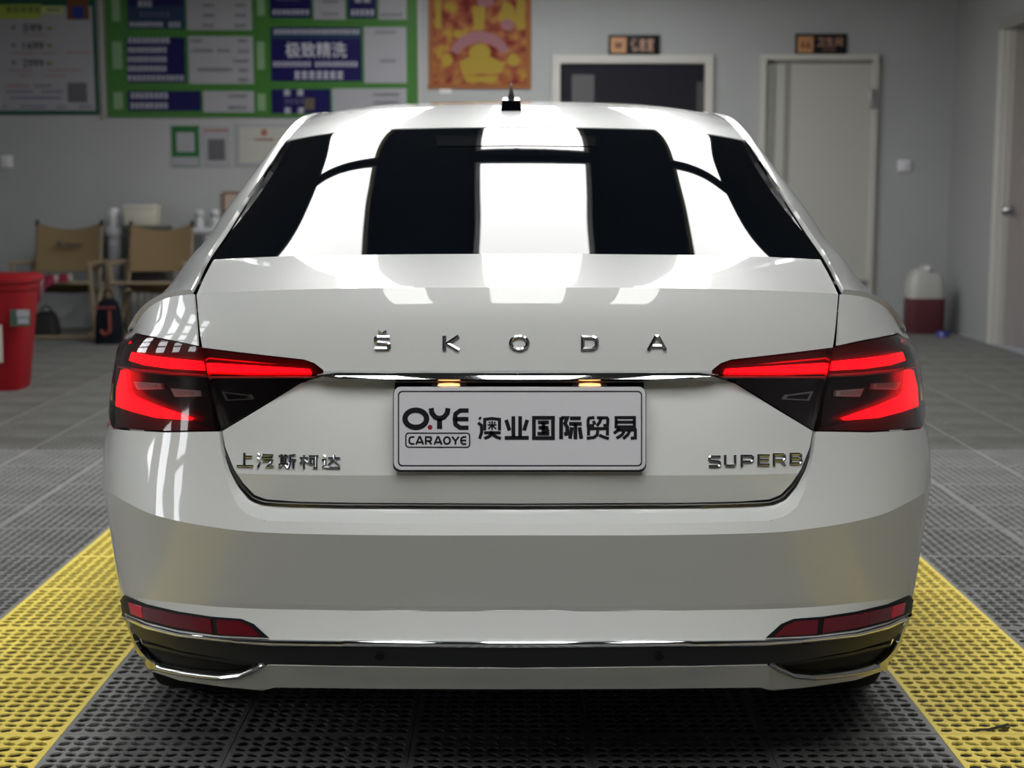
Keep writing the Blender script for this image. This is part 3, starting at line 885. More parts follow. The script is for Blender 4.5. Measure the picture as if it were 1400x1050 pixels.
# dark liner behind every gap
liner = [(0, 0.1)] + [(k * .1, 0.1) for k in range(1, 10)] + [(1, .1), ('y', 3.44, .73)] + [('y',) + p for p in reversed(arch(4, 75, 10))] + [('y', 3.17, .30), ('y', 3.12, .26), (.7, 12.9), (0, 12.9)]
panel_sym('inner_liner', Q, liner, M['gap'], car, off=-.075, thick=.0)
for sx in (-1, 1): pass
bx('underbody', X0 - .62, X0 + .62, 2.90, 6.9, .185, .44, M['gap'], car)
bx('wheel_housing', X0 - .80, X0 + .80, 3.20, 3.95, .40, .70, M['gap'], car)
bx('wheel_housing', X0 - .84, X0 + .84, 6.02, 6.76, .40, .70, M['gap'], car)
bx('cabin_core', X0 - .5, X0 + .5, 3.0, 6.3, .44, .96, M['gap'], car)
# ---- lower bumper
ct = [(707.6, 876), (470, 875), (370, 874), (301, 871), (244, 864), (201, 853), (178, 843), (169, 836.5)]
cb = [(707.6, 886), (470, 884), (370, 883), (301, 877.5), (244, 871), (201, 860), (180, 850), (172, 843)]
ribbon('bumper_chrome_strip', Q, ct, cb, [(0, -.004), (0, .003), (.12, .0055), (.5, .0065), (.85, .0045), (1, .001), (1, -.004)], M['chrome'], car)
band = [(707.6, 885)] + cb[1:-2] + [('y', 3.16, R[10][-1, 2]), ('y', 3.16, R[11][-1, 2]), (190, 874), (244, 890.5), (330, 906), (367, 908.5), (470, 911), (707.6, 914)]
panel_sym('bumper_band', Q, band, M['band'], car, off=-.002, thick=.012)
rec = [('y', 3.14, R[10][-1, 2] - .01), (190, 874), (244, 892), (330, 907.5), (358, 910), (347, 918), (327, 924), (301, 926.5), (258, 922), (216, 913.5), (203, 905), ('y', 3.14, R[11][-1, 2] - .035)]
panel_pair('bumper_recess', Q, rec, M['gap'], car, car, off=-.014, thick=.0)
fin_t = [(190, 882), (250, 897), (330, 910), (350, 910)]
fin_b = [(192, 886), (250, 901), (328, 914), (345, 914)]
ribbon('recess_edge', Q, fin_t, fin_b, [(0, -.016), (0, -.008), (1, -.008), (1, -.016)], M['band'], car, pair=car)
def sil(v): return float(np.argmin([proj(Q.P(s_, v))[0] for s_ in np.linspace(.3, 1, 141)])) / 140 * .7 + .3
tt = [(sil(10) - .055, 10.0), (sil(10.5) - .055, 10.5), (sil(11) - .055, 11.0), (sil(11.25) - .065, 11.25), (203, 901), (216, 910.5), (258, 919.5), (301, 924), (327, 921.5), (345, 913.5), (358, 907)]
tb = [(sil(10) - .025, 10.0), (sil(10.5) - .025, 10.5), (sil(11) - .025, 11.0), (sil(11.4) - .03, 11.45), (200, 907.5), (213, 917), (257, 926), (301, 930.5), (329, 928), (348, 919), (364, 910)]
ribbon('lower_trim', Q, tt, tb, [(0, -.01), (0, .001), (.25, .005), (.6, .005), (1, .0), (1, -.01)], M['trim'], car, pair=car, sv=True)
val = [(707.6, 914.5), (470, 912), (366, 910), (349, 919.5), (329, 928.5), (301, 931), (257, 926.5), (213, 917.5), (196, 905), (194, 906), (210, 919), (244, 930.5), (301, 939), (358, 945), (376, 940.5), (401, 941), (550, 942.5), (707.6, 943)]
panel_sym('rear_valance', Q, val, M['paint'], car, off=-.001, thick=.03)
for px in (519, 901):
    s_, v_ = Q.hit(px if px < 706 else 1415 - px, 897)
    p_ = Q.P(s_, v_); n_ = Q.N(s_, v_)
    if px > 706: p_[0] = 2 * X0 - p_[0]; n_ = np.array([-n_[0], n_[1], n_[2]])
    cyl('parking_sensor', p_ - n_ * .004, p_ + n_ * .003, .0085, M['black'], car)
# reflectors
rf = [(166, 820), (171, 813.5), (201, 826), (244, 836), (290, 843), (330, 846), (347, 853), (368, 872), (301, 869), (244, 861.5), (201, 850.5), (176, 840.5), (168, 835)]
fl, fr = panel_pair('fog_lamp', Q, rf, M['black'], car, car, off=.002, thick=.014)
panel_pair('reflector', Q, [(177, 822), (201, 830), (244, 839.5), (289, 846), (292, 866), (244, 858), (201, 847), (180, 838)], M['reflector'], fl, fr, off=.004, thick=.004)
panel_pair('reflector_cell', Q, [(179, 823.5), (196, 829), (198, 845), (182, 838.5)], M['refl_hot'], fl, fr, off=.005, thick=.004)
panel_pair('reflector', Q, [(297, 847), (328, 849), (343, 856), (357, 870), (300, 867)], M['reflector'], fl, fr, off=.004, thick=.004)
# ---------------------------------------------------------------- tail lamps
LO = [(276, 475.5), (243, 468.5), (211, 462.3), (187, 457.5), ('y', 3.20, .855), ('y', 3.26, .80), ('y', 3.26, .715), (154, 584.3), (178, 586.8), (227, 589.3), (295, 588), (290, 552), (282.5, 516), (278, 487)]
LI = [(279, 476.5), (324, 483), (376, 489), (415, 493.5), (428, 498.5), (439, 507), (439, 514), (409, 522.5), (357, 555), (303, 587), (295, 556), (285.5, 516), (281, 490)]
tl = {}
def lamp_group(name, poly, lbl):
    a, b = panel_pair(name, Q, poly, M['hous_blk'], car, car, off=-.012, thick=0)
    a['label'] = b['label'] = lbl
    return a, b
LOo, ROo = lamp_group('tail_lamp', LO, 'outer tail lamp on the car corner')
LIi, RIi = lamp_group('tail_lamp', LI, 'inner tail lamp on the trunk lid')
panel_pair('lens', Q, LO, M['lens'], LOo, ROo, off=.0015, thick=.013, inset=.3)
panel_pair('lens', Q, LI, M['lens'], LIi, RIi, off=.0015, thick=.013, inset=.3)
panel_pair('red_housing', Q, [(276, 475.5), (243, 468.5), (211, 462.3), (187, 457.5), ('y', 3.20, .855), ('y', 3.26, .80), (160, 498), (210, 507), (281, 513), (278, 490)], M['hous_red'], LOo, ROo, off=-.010, thick=0)
panel_pair('red_housing', Q, [(279, 476.5), (324, 483), (376, 489), (415, 493.5), (428, 498.5), (439, 507), (430, 513), (285, 513), (281, 490)], M['hous_red'], LIi, RIi, off=-.010, thick=0)
panel_pair('red_housing', Q, [(157, 552), (200, 569), (250, 577), (290, 585), (295, 588), (227, 589), (178, 586.5), (156, 583)], M['hous_red'], LOo, ROo, off=-.010, thick=0)
bar_o = [(178, 481), (196, 485.5), (230, 490), (273, 494.5), (276, 506.5), (230, 504), (195, 499), (174, 492.5)]
bar_i = [(283, 496.5), (340, 500), (421, 505), (424, 510.5), (340, 510.5), (286, 508.5)]
ell = [(163, 506), (169.5, 505), (171, 520), (173, 534), (180, 542), (206, 553), (235, 563), (260, 571.5), (256, 574.5), (211, 571), (180, 563), (156, 555), (157, 530)]
panel_pair('light_bar', Q, bar_o, M['red_on'], LOo, ROo, off=-.003, thick=.008)
panel_pair('light_bar', Q, [(281, 491), (281, 489), (340, 494.5), (378, 498.5), (340, 496.5)], M['red_dim'], LIi, RIi, off=-.008, thick=.004)
panel_pair('light_bar', Q, bar_i, M['red_on'], LIi, RIi, off=-.003, thick=.008)
panel_pair('light_bar', Q, [(283, 508), (340, 511), (424, 511.5), (424, 513.5), (340, 513.5), (284, 511.5)], M['red_dim'], LIi, RIi, off=-.006, thick=.004)
panel_pair('light_bar', Q, ell, M['red_on'], LOo, ROo, off=-.003, thick=.008)
ribbon('lamp_divider', Q, [(161, 498.5), (185, 504), (230, 509), (279, 512)], [(160.5, 502.5), (185, 508.5), (230, 513.5), (280, 516.5)], [(0, -.010), (0, -.0012), (.5, .0006), (1, -.0012), (1, -.010)], M['divider'], LOo, pair=ROo)
ribbon('lamp_divider', Q, [(285, 514.5), (340, 514.5), (432, 514.5)], [(286, 518), (340, 518), (425, 517.5)], [(0, -.010), (0, -.0012), (.5, .0006), (1, -.0012), (1, -.010)], M['divider'], LIi, pair=RIi)
def bulb(pl, pr, q, tilt=0):
    cx = sum(p[0] for p in q) / 4; cy = sum(p[1] for p in q) / 4
    o1, o2 = panel_pair('bulb_window', Q, q, M['clear'], pl, pr, off=-.005, thick=.006)
    q2 = [(cx + (p[0] - cx) * .62, cy + (p[1] - cy) * .5) for p in q]
    panel_pair('bulb_window', Q, q2, M['plate'], pl, pr, off=-.0035, thick=.003)
bulb(LOo, ROo, [(179, 521.5), (217, 524), (219, 532), (184, 532.5)])
bulb(LOo, ROo, [(230, 531), (269, 534), (270, 542), (236, 542.5)])
LIb = [(300, 535.5), (338, 540), (342, 546.5), (306, 548)]
panel_pair('bulb_window', Q, LIb, M['steel'], LIi, RIi, off=-.007, thick=.005)
panel_pair('bulb_window', Q, [(305, 538), (335, 541.5), (337, 545), (309, 546)], M['hous_blk'], LIi, RIi, off=-.006, thick=.003)
# ---------------------------------------------------------------- chrome bar across the lid
ribbon('chrome_bar', Q, [(707.6, 509.5), (560, 509.3), (460, 509), (434, 510.5)], [(707.6, 521), (560, 520.7), (470, 519.5), (436, 514)],
       [(0, -.01), (0, .002), (.05, .003), (.72, .0095), (.8, .0096), (.9, .006), (1, .001), (1, -.03)], M['chrome'], car)
# ---------------------------------------------------------------- number plate and its lamps
PY = 2.562
def rrect(x0, y0, x1, y1, r, n=6):
    o = []
    for (cx, cy, a0) in ((x1 - r, y0 + r, -90), (x1 - r, y1 - r, 0), (x0 + r, y1 - r, 90), (x0 + r, y0 + r, 180)):
        for i in range(n + 1):
            a = math.radians(a0 + 90 * i / n); o.append((cx + r * math.cos(a), cy + r * math.sin(a)))
    return o
def plate_pt(px, py, off=0.0):
    return at_Y(px, py, PY) + Vector((0, -off, 0))
def prism(name, outl, z0, z1, m, parent, bev=0):
    bm = bmesh.new()
    a = [bm.verts.new(plate_pt(p[0], p[1], z1)) for p in outl]; b = [bm.verts.new(plate_pt(p[0], p[1], z0)) for p in outl]
    f = bm.faces.new(a); bm.faces.new(list(reversed(b)))
    for i in range(len(a)):
        j = (i + 1) % len(a); bm.faces.new((a[j], a[i], b[i], b[j]))
    if bev: bmesh.ops.bevel(bm, geom=list(f.edges), offset=bev, segments=2, affect='EDGES')
    return bmobj(name, bm, m, parent, smooth=True)
plate = prism('number_plate', rrect(538.5, 529.5, 882.5, 642.5, 9), -.006, 0, M['plate'], car, .0012)
prism('plate_holder', rrect(537, 531, 884, 646, 9), -.028, -.007, M['band'], car)
def ring(name, o1, o2, z0, z1, m, parent):
    bm = bmesh.new(); n = len(o1)
    A = [bm.verts.new(plate_pt(*p, z1)) for p in o1]; B = [bm.verts.new(plate_pt(*p, z1)) for p in o2]
    C_ = [bm.verts.new(plate_pt(*p, z0)) for p in o1]; D = [bm.verts.new(plate_pt(*p, z0)) for p in o2]
    for i in range(n):
        j = (i + 1) % n
        bm.faces.new((A[i], A[j], B[j], B[i])); bm.faces.new((A[j], A[i], C_[i], C_[j])); bm.faces.new((B[i], B[j], D[j], D[i]))
    return bmobj(name, bm, m, parent)
ring('plate_border', rrect(544, 534.3, 878, 637.5, 6), rrect(545.7, 536, 876.3, 635.8, 5), 0, .0005, M['plate_ink'], plate)
ring('plate_border', rrect(554, 591.3, 643, 612.3, 4.5), rrect(555.8, 593, 641.2, 610.6, 3.2), 0, .0005, M['plate_ink'], plate)
# strokes
def circ(cx, cy, rx, ry, a0, a1, n=10):
    return [(cx + rx * math.cos(math.radians(a0 + (a1 - a0) * i / n)), cy + ry * math.sin(math.radians(a0 + (a1 - a0) * i / n))) for i in range(n + 1)]
def closed(p): return p + [p[0], 'c']
LET = {
 'S': [[(98, 8), (18, 8), (8, 16), (8, 38), (18, 46), (84, 52), (93, 60), (93, 84), (82, 92), (2, 92)]],
 'K': [[(8, 0), (8, 100)], [(96, 2), (26, 52), (98, 98)]],
 'O': [circ(50, 50, 45, 42, 0, 360, 24)[:-1] + ['c']],
 'D': [[(8, 8), (66, 8), (86, 16), (93, 34), (93, 66), (86, 84), (66, 92), (8, 92), 'c']],
 'A': [[(2, 100), (44, 6), (56, 6), (98, 100)], [(24, 72), (76, 72)]],
 'U': [[(8, 0), (8, 78), (20, 92), (80, 92), (92, 78), (92, 0)]],
 'P': [[(8, 100), (8, 8), (80, 8), (93, 18), (93, 46), (80, 58), (16, 58)]],
 'E': [[(100, 8), (8, 8), (8, 92), (100, 92)], [(14, 50), (94, 50)]],
 'R': [[(8, 100), (8, 8), (80, 8), (93, 18), (93, 42), (80, 56), (16, 56)], [(60, 58), (97, 98)]],
 'B': [[(8, 8), (76, 8), (90, 16), (90, 38), (78, 48), (92, 58), (94, 80), (82, 92), (8, 92), 'c'], [(14, 48), (78, 48)]],
 'C': [[(98, 8), (40, 8), (14, 24), (8, 50), (14, 76), (40, 92), (98, 92)]],
 'Y': [[(2, 2), (50, 56), (98, 2)], [(50, 56), (50, 100)]],
 'e': [[(98, 8), (44, 8), (14, 24), (8, 50), (14, 76), (44, 92), (98, 92)], [(12, 50), (98, 50)]],
 'y': [[(10, 0), (14, 24), (30, 44), (50, 50), (70, 44), (86, 24), (90, 0)], [(50, 50), (50, 100)]],
 'o': [circ(50, 50, 40, 38, 0, 360, 28)[:-1] + ['c']],
 'caron': [[(0, 0), (50, 90), (100, 0)]],
 '澳': [[(6, 6), (14, 12)], [(2, 28), (16, 40), (17, 70), (8, 98)], [(30, 62), (30, 14), (60, 10), (92, 14), (92, 62)], [(42, 38), (80, 38)], [(61, 20), (61, 60)], [(48, 24), (53, 32)], [(74, 24), (69, 32)], [(57, 42), (45, 56)], [(65, 42), (78, 56)], [(27, 72), (97, 72)], [(60, 64), (56, 82), (42, 92), (28, 96)], [(62, 78), (78, 90), (98, 97)]],
 '业': [[(36, 0), (36, 92)], [(64, 0), (64, 92)], [(6, 16), (20, 62)], [(94, 16), (80, 62)], [(0, 94), (100, 94)]],
 '国': [[(8, 7), (92, 7), (92, 95), (8, 95), 'c'], [(26, 27), (74, 27)], [(28, 50), (72, 50)], [(24, 76), (76, 76)], [(50, 27), (50, 76)], [(62, 58), (72, 68)]],
 '际': [[(7, 4), (7, 100)], [(8, 7), (34, 7), (24, 32), (34, 48), (34, 76), (20, 78)], [(46, 9), (94, 9)], [(42, 33), (98, 33)], [(70, 33), (70, 100)], [(54, 48), (46, 98)], [(88, 48), (96, 98)]],
 '贸': [[(36, 6), (12, 8), (8, 18), (8, 42), (34, 40)], [(30, 20), (38, 36)], [(46, 7), (90, 7), (94, 14), (92, 40), (74, 40)], [(64, 8), (58, 26), (46, 42)], [(10, 84), (10, 54), (92, 54), (92, 84)], [(50, 62), (48, 80), (34, 92), (2, 96)], [(56, 82), (74, 90), (98, 98)]],
 '易': [[(12, 6), (90, 6), (90, 46), (12, 46), 'c'], [(12, 26), (90, 26)], [(24, 50), (14, 66), (2, 74)], [(18, 60), (94, 60), (94, 94), (74, 96)], [(46, 64), (38, 80), (14, 96)], [(70, 64), (62, 80), (42, 98)]],
 '上': [[(46, 0), (46, 92)], [(46, 28), (94, 28)], [(0, 93), (100, 93)]],
 '汽': [[(6, 2), (18, 12)], [(4, 32), (16, 42)], [(18, 60), (6, 98)], [(38, 0), (30, 30)], [(36, 13), (98, 13)], [(40, 32), (92, 32)], [(34, 51), (90, 51), (82, 72), (60, 95), (100, 95)]],
 '斯': [[(14, 0), (14, 74)], [(38, 0), (38, 74)], [(0, 15), (52, 15)], [(14, 34), (38, 34)], [(14, 54), (38, 54)], [(0, 74), (54, 74)], [(14, 80), (2, 100)], [(38, 80), (50, 100)], [(96, 4), (64, 12), (64, 60), (56, 100)], [(64, 42), (100, 42)], [(84, 42), (84, 100)]],
 '柯': [[(20, 0), (20, 100)], [(0, 24), (42, 24)], [(20, 28), (2, 68)], [(22, 36), (42, 56)], [(48, 10), (100, 10)], [(88, 10), (88, 94), (72, 96)], [(52, 34), (72, 34), (72, 66), (52, 66), 'c']],
 '达': [[(8, 4), (20, 16)], [(0, 38), (18, 38), (18, 76), (2, 96)], [(10, 90), (40, 95), (100, 95)], [(34, 24), (100, 24)], [(67, 0), (67, 34), (34, 76)], [(68, 40), (96, 76)]],
}
def stroke_geo(V, Fc, pts, wd, fn, h, ridge):
    cl = pts[-1] == 'c'
    if cl: pts = pts[:-1]
    P = [np.array(p, float) for p in pts]; n = len(P); L = []
    for i in range(n):
        a = P[i - 1] if (i > 0 or cl) else None; b = P[(i + 1) % n] if (i < n - 1 or cl) else None
        t1 = (P[i] - a) / (np.linalg.norm(P[i] - a) + 1e-9) if a is not None else None
        t2 = (b - P[i]) / (np.linalg.norm(b - P[i]) + 1e-9) if b is not None else None
        if t1 is None: t1 = t2
        if t2 is None: t2 = t1
        n1 = np.array([-t1[1], t1[0]]); n2 = np.array([-t2[1], t2[0]]); m_ = n1 + n2; m_ /= np.linalg.norm(m_) + 1e-9
        k = min(1.6, 1 / max(.35, float(np.dot(m_, n1)))); L.append(m_ * k * wd / 2)
    base = len(V)
    for p, o in zip(P, L):
        l, r = p + o, p - o
        V += [fn(l[0], l[1], 0), fn(l[0], l[1], h), fn(p[0], p[1], h + ridge), fn(r[0], r[1], h), fn(r[0], r[1], 0)]
    for i in range(n if cl else n - 1):
        a, b = base + i * 5, base + ((i + 1) % n) * 5
        for k in range(4): Fc.append((a + k, a + k + 1, b + k + 1, b + k))
    if not cl:
        Fc.append(tuple(base + k for k in (4, 3, 2, 1, 0))); Fc.append(tuple(base + (n - 1) * 5 + k for k in range(5)))
def letter(name, ch, box_, wd0, fn, h, m, parent, ridge=0.0):
    x0, y0, x1, y1 = box_; V, Fc = [], []
    for k_, st in enumerate(LET[ch]):
        wd = wd0 * (.5 if ch == '澳' and 3 <= k_ <= 8 else 1)
        pts = [p if p == 'c' else (x0 + wd / 2 * 0 + (x1 - x0) * p[0] / 100, y0 + (y1 - y0) * p[1] / 100) for p in st]
        stroke_geo(V, Fc, pts, wd, fn, h, ridge)
    bm = bmesh.new(); vs = [bm.verts.new(v) for v in V]
    for f in Fc:
        try: bm.faces.new([vs[i] for i in f])
        except ValueError: pass
    return bmobj(name, bm, m, parent)
for ch, x0, x1 in (('澳', 653, 685.5), ('业', 690, 723), ('国', 727.5, 758.5), ('际', 765, 796), ('贸', 801.5, 833), ('易', 838.5, 870.5)):
    letter('plate_character', ch, (x0, 569, x1, 600.5), 4.3 if ch in '澳贸易' else 5.2, plate_pt, .0006, M['plate_ink'], plate)
letter('plate_letter', 'o', (550, 557, 587, 588), 7.4, plate_pt, .0006, M['plate_ink'], plate)
letter('plate_letter', 'y', (586.5, 558, 615.5, 586.5), 7.0, plate_pt, .0006, M['plate_ink'], plate)
letter('plate_letter', 'e', (620, 559, 641, 587), 6.0, plate_pt, .0006, M['plate_ink'], plate)
prism('plate_dot', circ(588, 584, 3.2, 3.2, 0, 345, 23), 0, .0009, M['plate_red'], plate)
for i, ch in enumerate('CARAOYe'):
    xs = [558.8, 568.6, 581.5, 593.4, 606.4, 617.8, 629.6]; w_ = (8, 10.5, 8.6, 10.8, 9.4, 9.8, 8)[i]
    letter('plate_letter', ch, (xs[i], 596.6, xs[i] + w_, 607.8), 2.5, plate_pt, .0006, M['plate_ink'], plate)
# badges on the lid
def lid_pt(px, py, off):
    mir = px > 707.6
    s_, v_ = TS.hit(1415.2 - px if mir else px, py)
    p = TS.P(s_, v_) + TS.N(s_, v_) * (off + .0005)
    if mir: p[0] = 2 * X0 - p[0]
    return p
for ch, b in (('S', (512.5, 459.5, 533.5, 478)), ('K', (606, 459, 628, 479)), ('O', (697, 458.5, 722.5, 479.5)), ('D', (794.5, 459.5, 817, 478)), ('A', (885.5, 459, 909.5, 478.5))):
    letter('badge_letter', ch, b, 4.9, lid_pt, .0035, M['badge'], car, ridge=.0016)
letter('badge_letter', 'caron', (518, 452.6, 528.5, 456.5), 3.0, lid_pt, .0035, M['badge'], car, ridge=.001)
for ch, b in (('S', (968, 623, 984.5, 638.8)), ('U', (989.5, 622, 1005.5, 638)), ('P', (1012, 622, 1029.5, 638)), ('E', (1035, 621.5, 1051, 636.5)), ('R', (1056, 620, 1073, 636.8)), ('B', (1079, 619.5, 1095.5, 635))):
    letter('badge_letter', ch, b, 3.3, lid_pt, .003, M['badge'], car, ridge=.0012)
for ch, b in (('上', (325, 619, 347, 638.5)), ('汽', (352, 620, 375, 639)), ('斯', (382, 621, 405.5, 640)), ('柯', (411, 622, 436, 640.5)), ('达', (441, 622, 465.5, 640.5))):
    letter('badge_character', ch, b, 3.0, lid_pt, .003, M['badge'], car, ridge=.001)
# plate lamps under the chrome bar
for px in (614, 806):
    a = at_Y(px - 24, 526, 2.605); b = at_Y(px + 24, 526, 2.605)
    lamp = box('plate_lamp', tuple((a + b) / 2 + Vector((0, 0, -.001))), ((b - a).x, .02, .006), M['black'], car, bev=.002)
    bm = bmesh.new()
    bmesh.ops.create_uvsphere(bm, u_segments=16, v_segments=8, radius=1.0, matrix=Matrix.Translation(tuple((a + b) / 2 + Vector((0, -.004, 0)))) @ Matrix.Diagonal((.026, .010, .0032, 1)))
    bmobj('lamp_glow', bm, M['warm'], lamp, smooth=True, angle=180)
p0, p1 = at_Y(540, 522.5, 2.615), at_Y(880, 529, 2.615)
bx('plate_lamp_housing', p0.x, p1.x, 2.612, 2.66, p1.z - .004, p0.z - .001, M['glass'], car)
# roof antenna
q = UM.hit(707.6, 151); c0 = UM.P(*q)
bm = bmesh.new()
secs = [(-.012, .029, -.004), (-.010, .0275, .030), (.02, .024, .034), (.09, .016, .022), (.13, .006, .004)]
rings = []
for (dy, hw, h) in secs:
    z = c0[2] + dy * .17 - .004
    rings.append([bm.verts.new((X0 - .012 + sx * hw * k, c0[1] + dy, z + hh)) for sx, k, hh in ((-1, 1, 0), (-1, .82, h), (1, .82, h), (1, 1, 0))])
for a, b in zip(rings, rings[1:]):
    for k in range(3): bm.faces.new((a[k], a[k + 1], b[k + 1], b[k]))
bm.faces.new(rings[0]); bm.faces.new(list(reversed(rings[-1])))
ant = bmobj('antenna', bm, M['glass'], car)
bm = bmesh.new(); rings = []
for (z, hw, y0, y1) in ((.020, .0125, .0, .10), (.030, .0095, .004, .085), (.050, .0055, .018, .07), (.070, .0028, .035, .062), (.075, .001, .045, .055)):
    zz = c0[2] - .004 + z
    rings.append([bm.verts.new((X0 - .012 + sx * hw, c0[1] + y, zz)) for sx, y in ((-1, y0), (1, y0), (1, y1), (-1, y1))])
for a, b in zip(rings, rings[1:]):
    for k in range(4): bm.faces.new((a[k], a[(k + 1) % 4], b[(k + 1) % 4], b[k]))
bm.faces.new(rings[-1]); bm.faces.new(list(reversed(rings[0])))
bmobj('antenna_fin', bm, M['black'], ant, smooth=True)
# brake lamp behind the glass top
hv = build_panel(UM, [(596, 186), (707.6, 185), (707.6, 199), (598, 200)], off=.0003, thick=.0, center=True)
geo_obj('high_brake_lamp', [hv, mirror_geo(*hv)], mat('brake_lamp_dark', (.008, .009, .011), rough=.03, spec=.55), car)
# washer jet dot on the deck and wheels
for sx in (-1, 1):
    for wy in (AY - .03, AY + 2.84):
        xo = X0 + sx * .835; d = -sx
        wh = bpy.data.objects.new('wheel', None); link(wh, car); wh.location = (0, 0, 0)
        lathe('tyre', [(.225, d * .215), (.30, d * .232), (.325, d * .222), (WZ - .003, d * .19), (WZ, d * .115), (WZ - .003, d * .04), (.325, d * .01), (.30, 0), (.225, d * .012), (.215, d * .1), (.225, d * .215)], M['rubber'], wh, seg=48, axis='X', loc=(xo, wy, WZ), angle=50)
        bm = bmesh.new()
        for k in range(10):
            a = 2 * PI * k / 10
            add_box(bm, (xo + d * .03, wy + .115 * math.cos(a), WZ + .115 * math.sin(a)), (.02, .20, .03), 0, Matrix.Rotation(a, 4, 'X'))
        add_cyl(bm, (xo + d * .015, wy, WZ), (xo + d * .05, wy, WZ), .06, seg=20)
        bmobj('rim_spokes', bm, M['steel'], wh)
        lathe('rim_barrel', [(.228, d * .012), (.218, d * .02), (.215, d * .2), (.16, d * .2), (.16, d * .16)], M['steel'], wh, seg=32, axis='X', loc=(xo, wy, WZ))
# ---------------------------------------------------------------- back wall fixtures
YF = YW
def wp(px, py, d=0.0):
    return at_Y(px, py, YF - d)
def wbox(name, px0, py0, px1, py1, d0, d1, m, parent=None, bev=0.0):
    """box standing off the back wall between distances d0 and d1, outline given where it is seen on the wall"""
    a = at_Y(px0, py0, YF - d1); b = at_Y(px1, py1, YF - d1)
    return bx(name, a.x, b.x, YF - d1, YF - d0, b.z, a.z, m, parent, bev)
m_green = mat('board_green', (.04, .135, .026), rough=.4)
m_navy = mat('board_navy', (.006, .004, .06), rough=.4)
m_navy2 = mat('board_slate', (.014, .032, .07), rough=.4)
m_pale = mat('board_pale', (.27, .27, .30), rough=.4)
m_pale2 = mat('board_pale_green', (.17, .27, .16), rough=.4)
m_txtw = mat('text_white', (.40, .40, .48), rough=.5)
m_txtk = mat('text_dark', (.02, .02, .025), rough=.5)
m_txtg = mat('text_grey', (.07, .07, .08), rough=.5)
m_txtr = mat('text_red', (.26, .07, .06), rough=.5)
m_txtb = mat('text_blue', (.05, .05, .13), rough=.5)
m_dkgreen = mat('poster_green', (.006, .06, .035), rough=.4)
def glyphs(px0, py0, px1, py1, n, m, parent, d=.018, name='text_line', dens_=1.0):
    """a line of small printed marks, far too small and soft in the photograph to read"""
    bm = bmesh.new(); cw = (px1 - px0) / n
    for i in range(n):
        if random.random() > dens_: continue
        x0 = px0 + i * cw + cw * .10; x1 = px0 + (i + 1) * cw - cw * .10
        hh = py1 - py0
        for k in range(3):
            y = py0 + hh * (.08 + k * .36)
            a = at_Y(x0, y, YF - d - .002); b = at_Y(x1, y + hh * .17, YF - d - .002)
            add_box(bm, ((a.x + b.x) / 2, YF - d, (a.z + b.z) / 2), (b.x - a.x, .003, abs(a.z - b.z)))
        xm = (x0 + x1) / 2 + random.uniform(-.15, .15) * cw
        a = at_Y(xm - cw * .09, py0, YF - d - .002); b = at_Y(xm + cw * .09, py1, YF - d - .002)
        add_box(bm, ((a.x + b.x) / 2, YF - d, (a.z + b.z) / 2), (b.x - a.x, .0034, abs(a.z - b.z)))
    if len(bm.verts) == 0: bm.free(); return
    return bmobj(name, bm, m, parent)
def wtext(s, px0, py0, px1, py1, m, parent, d=.018, off=.0, name='lettering'):
    V, Fc = text_mesh(s, offset=off)
    a = at_Y(px0, py0, YF - d); b = at_Y(px1, py1, YF - d)
    vs = [(a.x + v[0] * (b.x - a.x), YF - d - .001, b.z + v[1] * (a.z - b.z)) for v in V]
    return meshobj(name, vs, [tuple(reversed(f)) for f in Fc], m, parent)
def wall_root(name, px, py, label, cat, group=None):
    return empty(name, (0, 0, 0), label, cat, group)
def add_root(name, label, cat, group=None):
    return empty(name, (0, YF, 0), label, cat, group)
def unroot(o, r):
    o.parent = r; o.matrix_parent_inverse = Matrix.Translation(r.location).inverted()
class RootP:
    pass
# --- menu poster, far left
ps = wbox('menu_poster', -80, -25, 136, 157, .002, .012, m_dkgreen)
tag(ps, 'white price poster with dark green border left of the green price board', 'poster')
wbox('sheet', -80, 8, 130.5, 151, .012, .015, m_pale, ps)
wbox('banner', -80, 6, 57, 25.5, .015, .017, mat('banner_lime', (.26, .33, .05), rough=.5), ps)
wbox('banner', 57, 8, 86, 19, .015, .0165, mat('banner_lime_pale', (.33, .38, .13), rough=.5), ps)
wbox('photo', 90, -20, 122, 27, .015, .017, mat('photo_brown', (.11, .045, .02), rough=.5), ps)
wbox('photo', 99, 9, 114, 25, .017, .019, mat('photo_blue', (.015, .03, .19), rough=.5), ps)
wtext('蓝藻粒会员', 7, 8.5, 55, 18, mat('ink_olive', (.05, .07, .02)), ps, .019, .01) if False else glyphs(7, 9, 56, 17, 5, mat('ink_olive', (.04, .06, .02)), ps, .019)
glyphs(63, 11, 82, 15.5, 4, m_txtk, ps, .019)
for i, (s_, y) in enumerate((('599', 33), ('1699', 57), ('2999', 81))):
    wtext(s_, 31, y, 58 + (i > 0) * 2, y + 10.5, m_txtk, ps, .017, .02)
    wbox('pip', 16, y + 2, 21, y + 7, .015, .017, m_txtg, ps)
    wbox('pip', 64, y + 3.5, 71, y + 8, .015, .017, mat('ink_olive2', (.12, .14, .03)), ps)
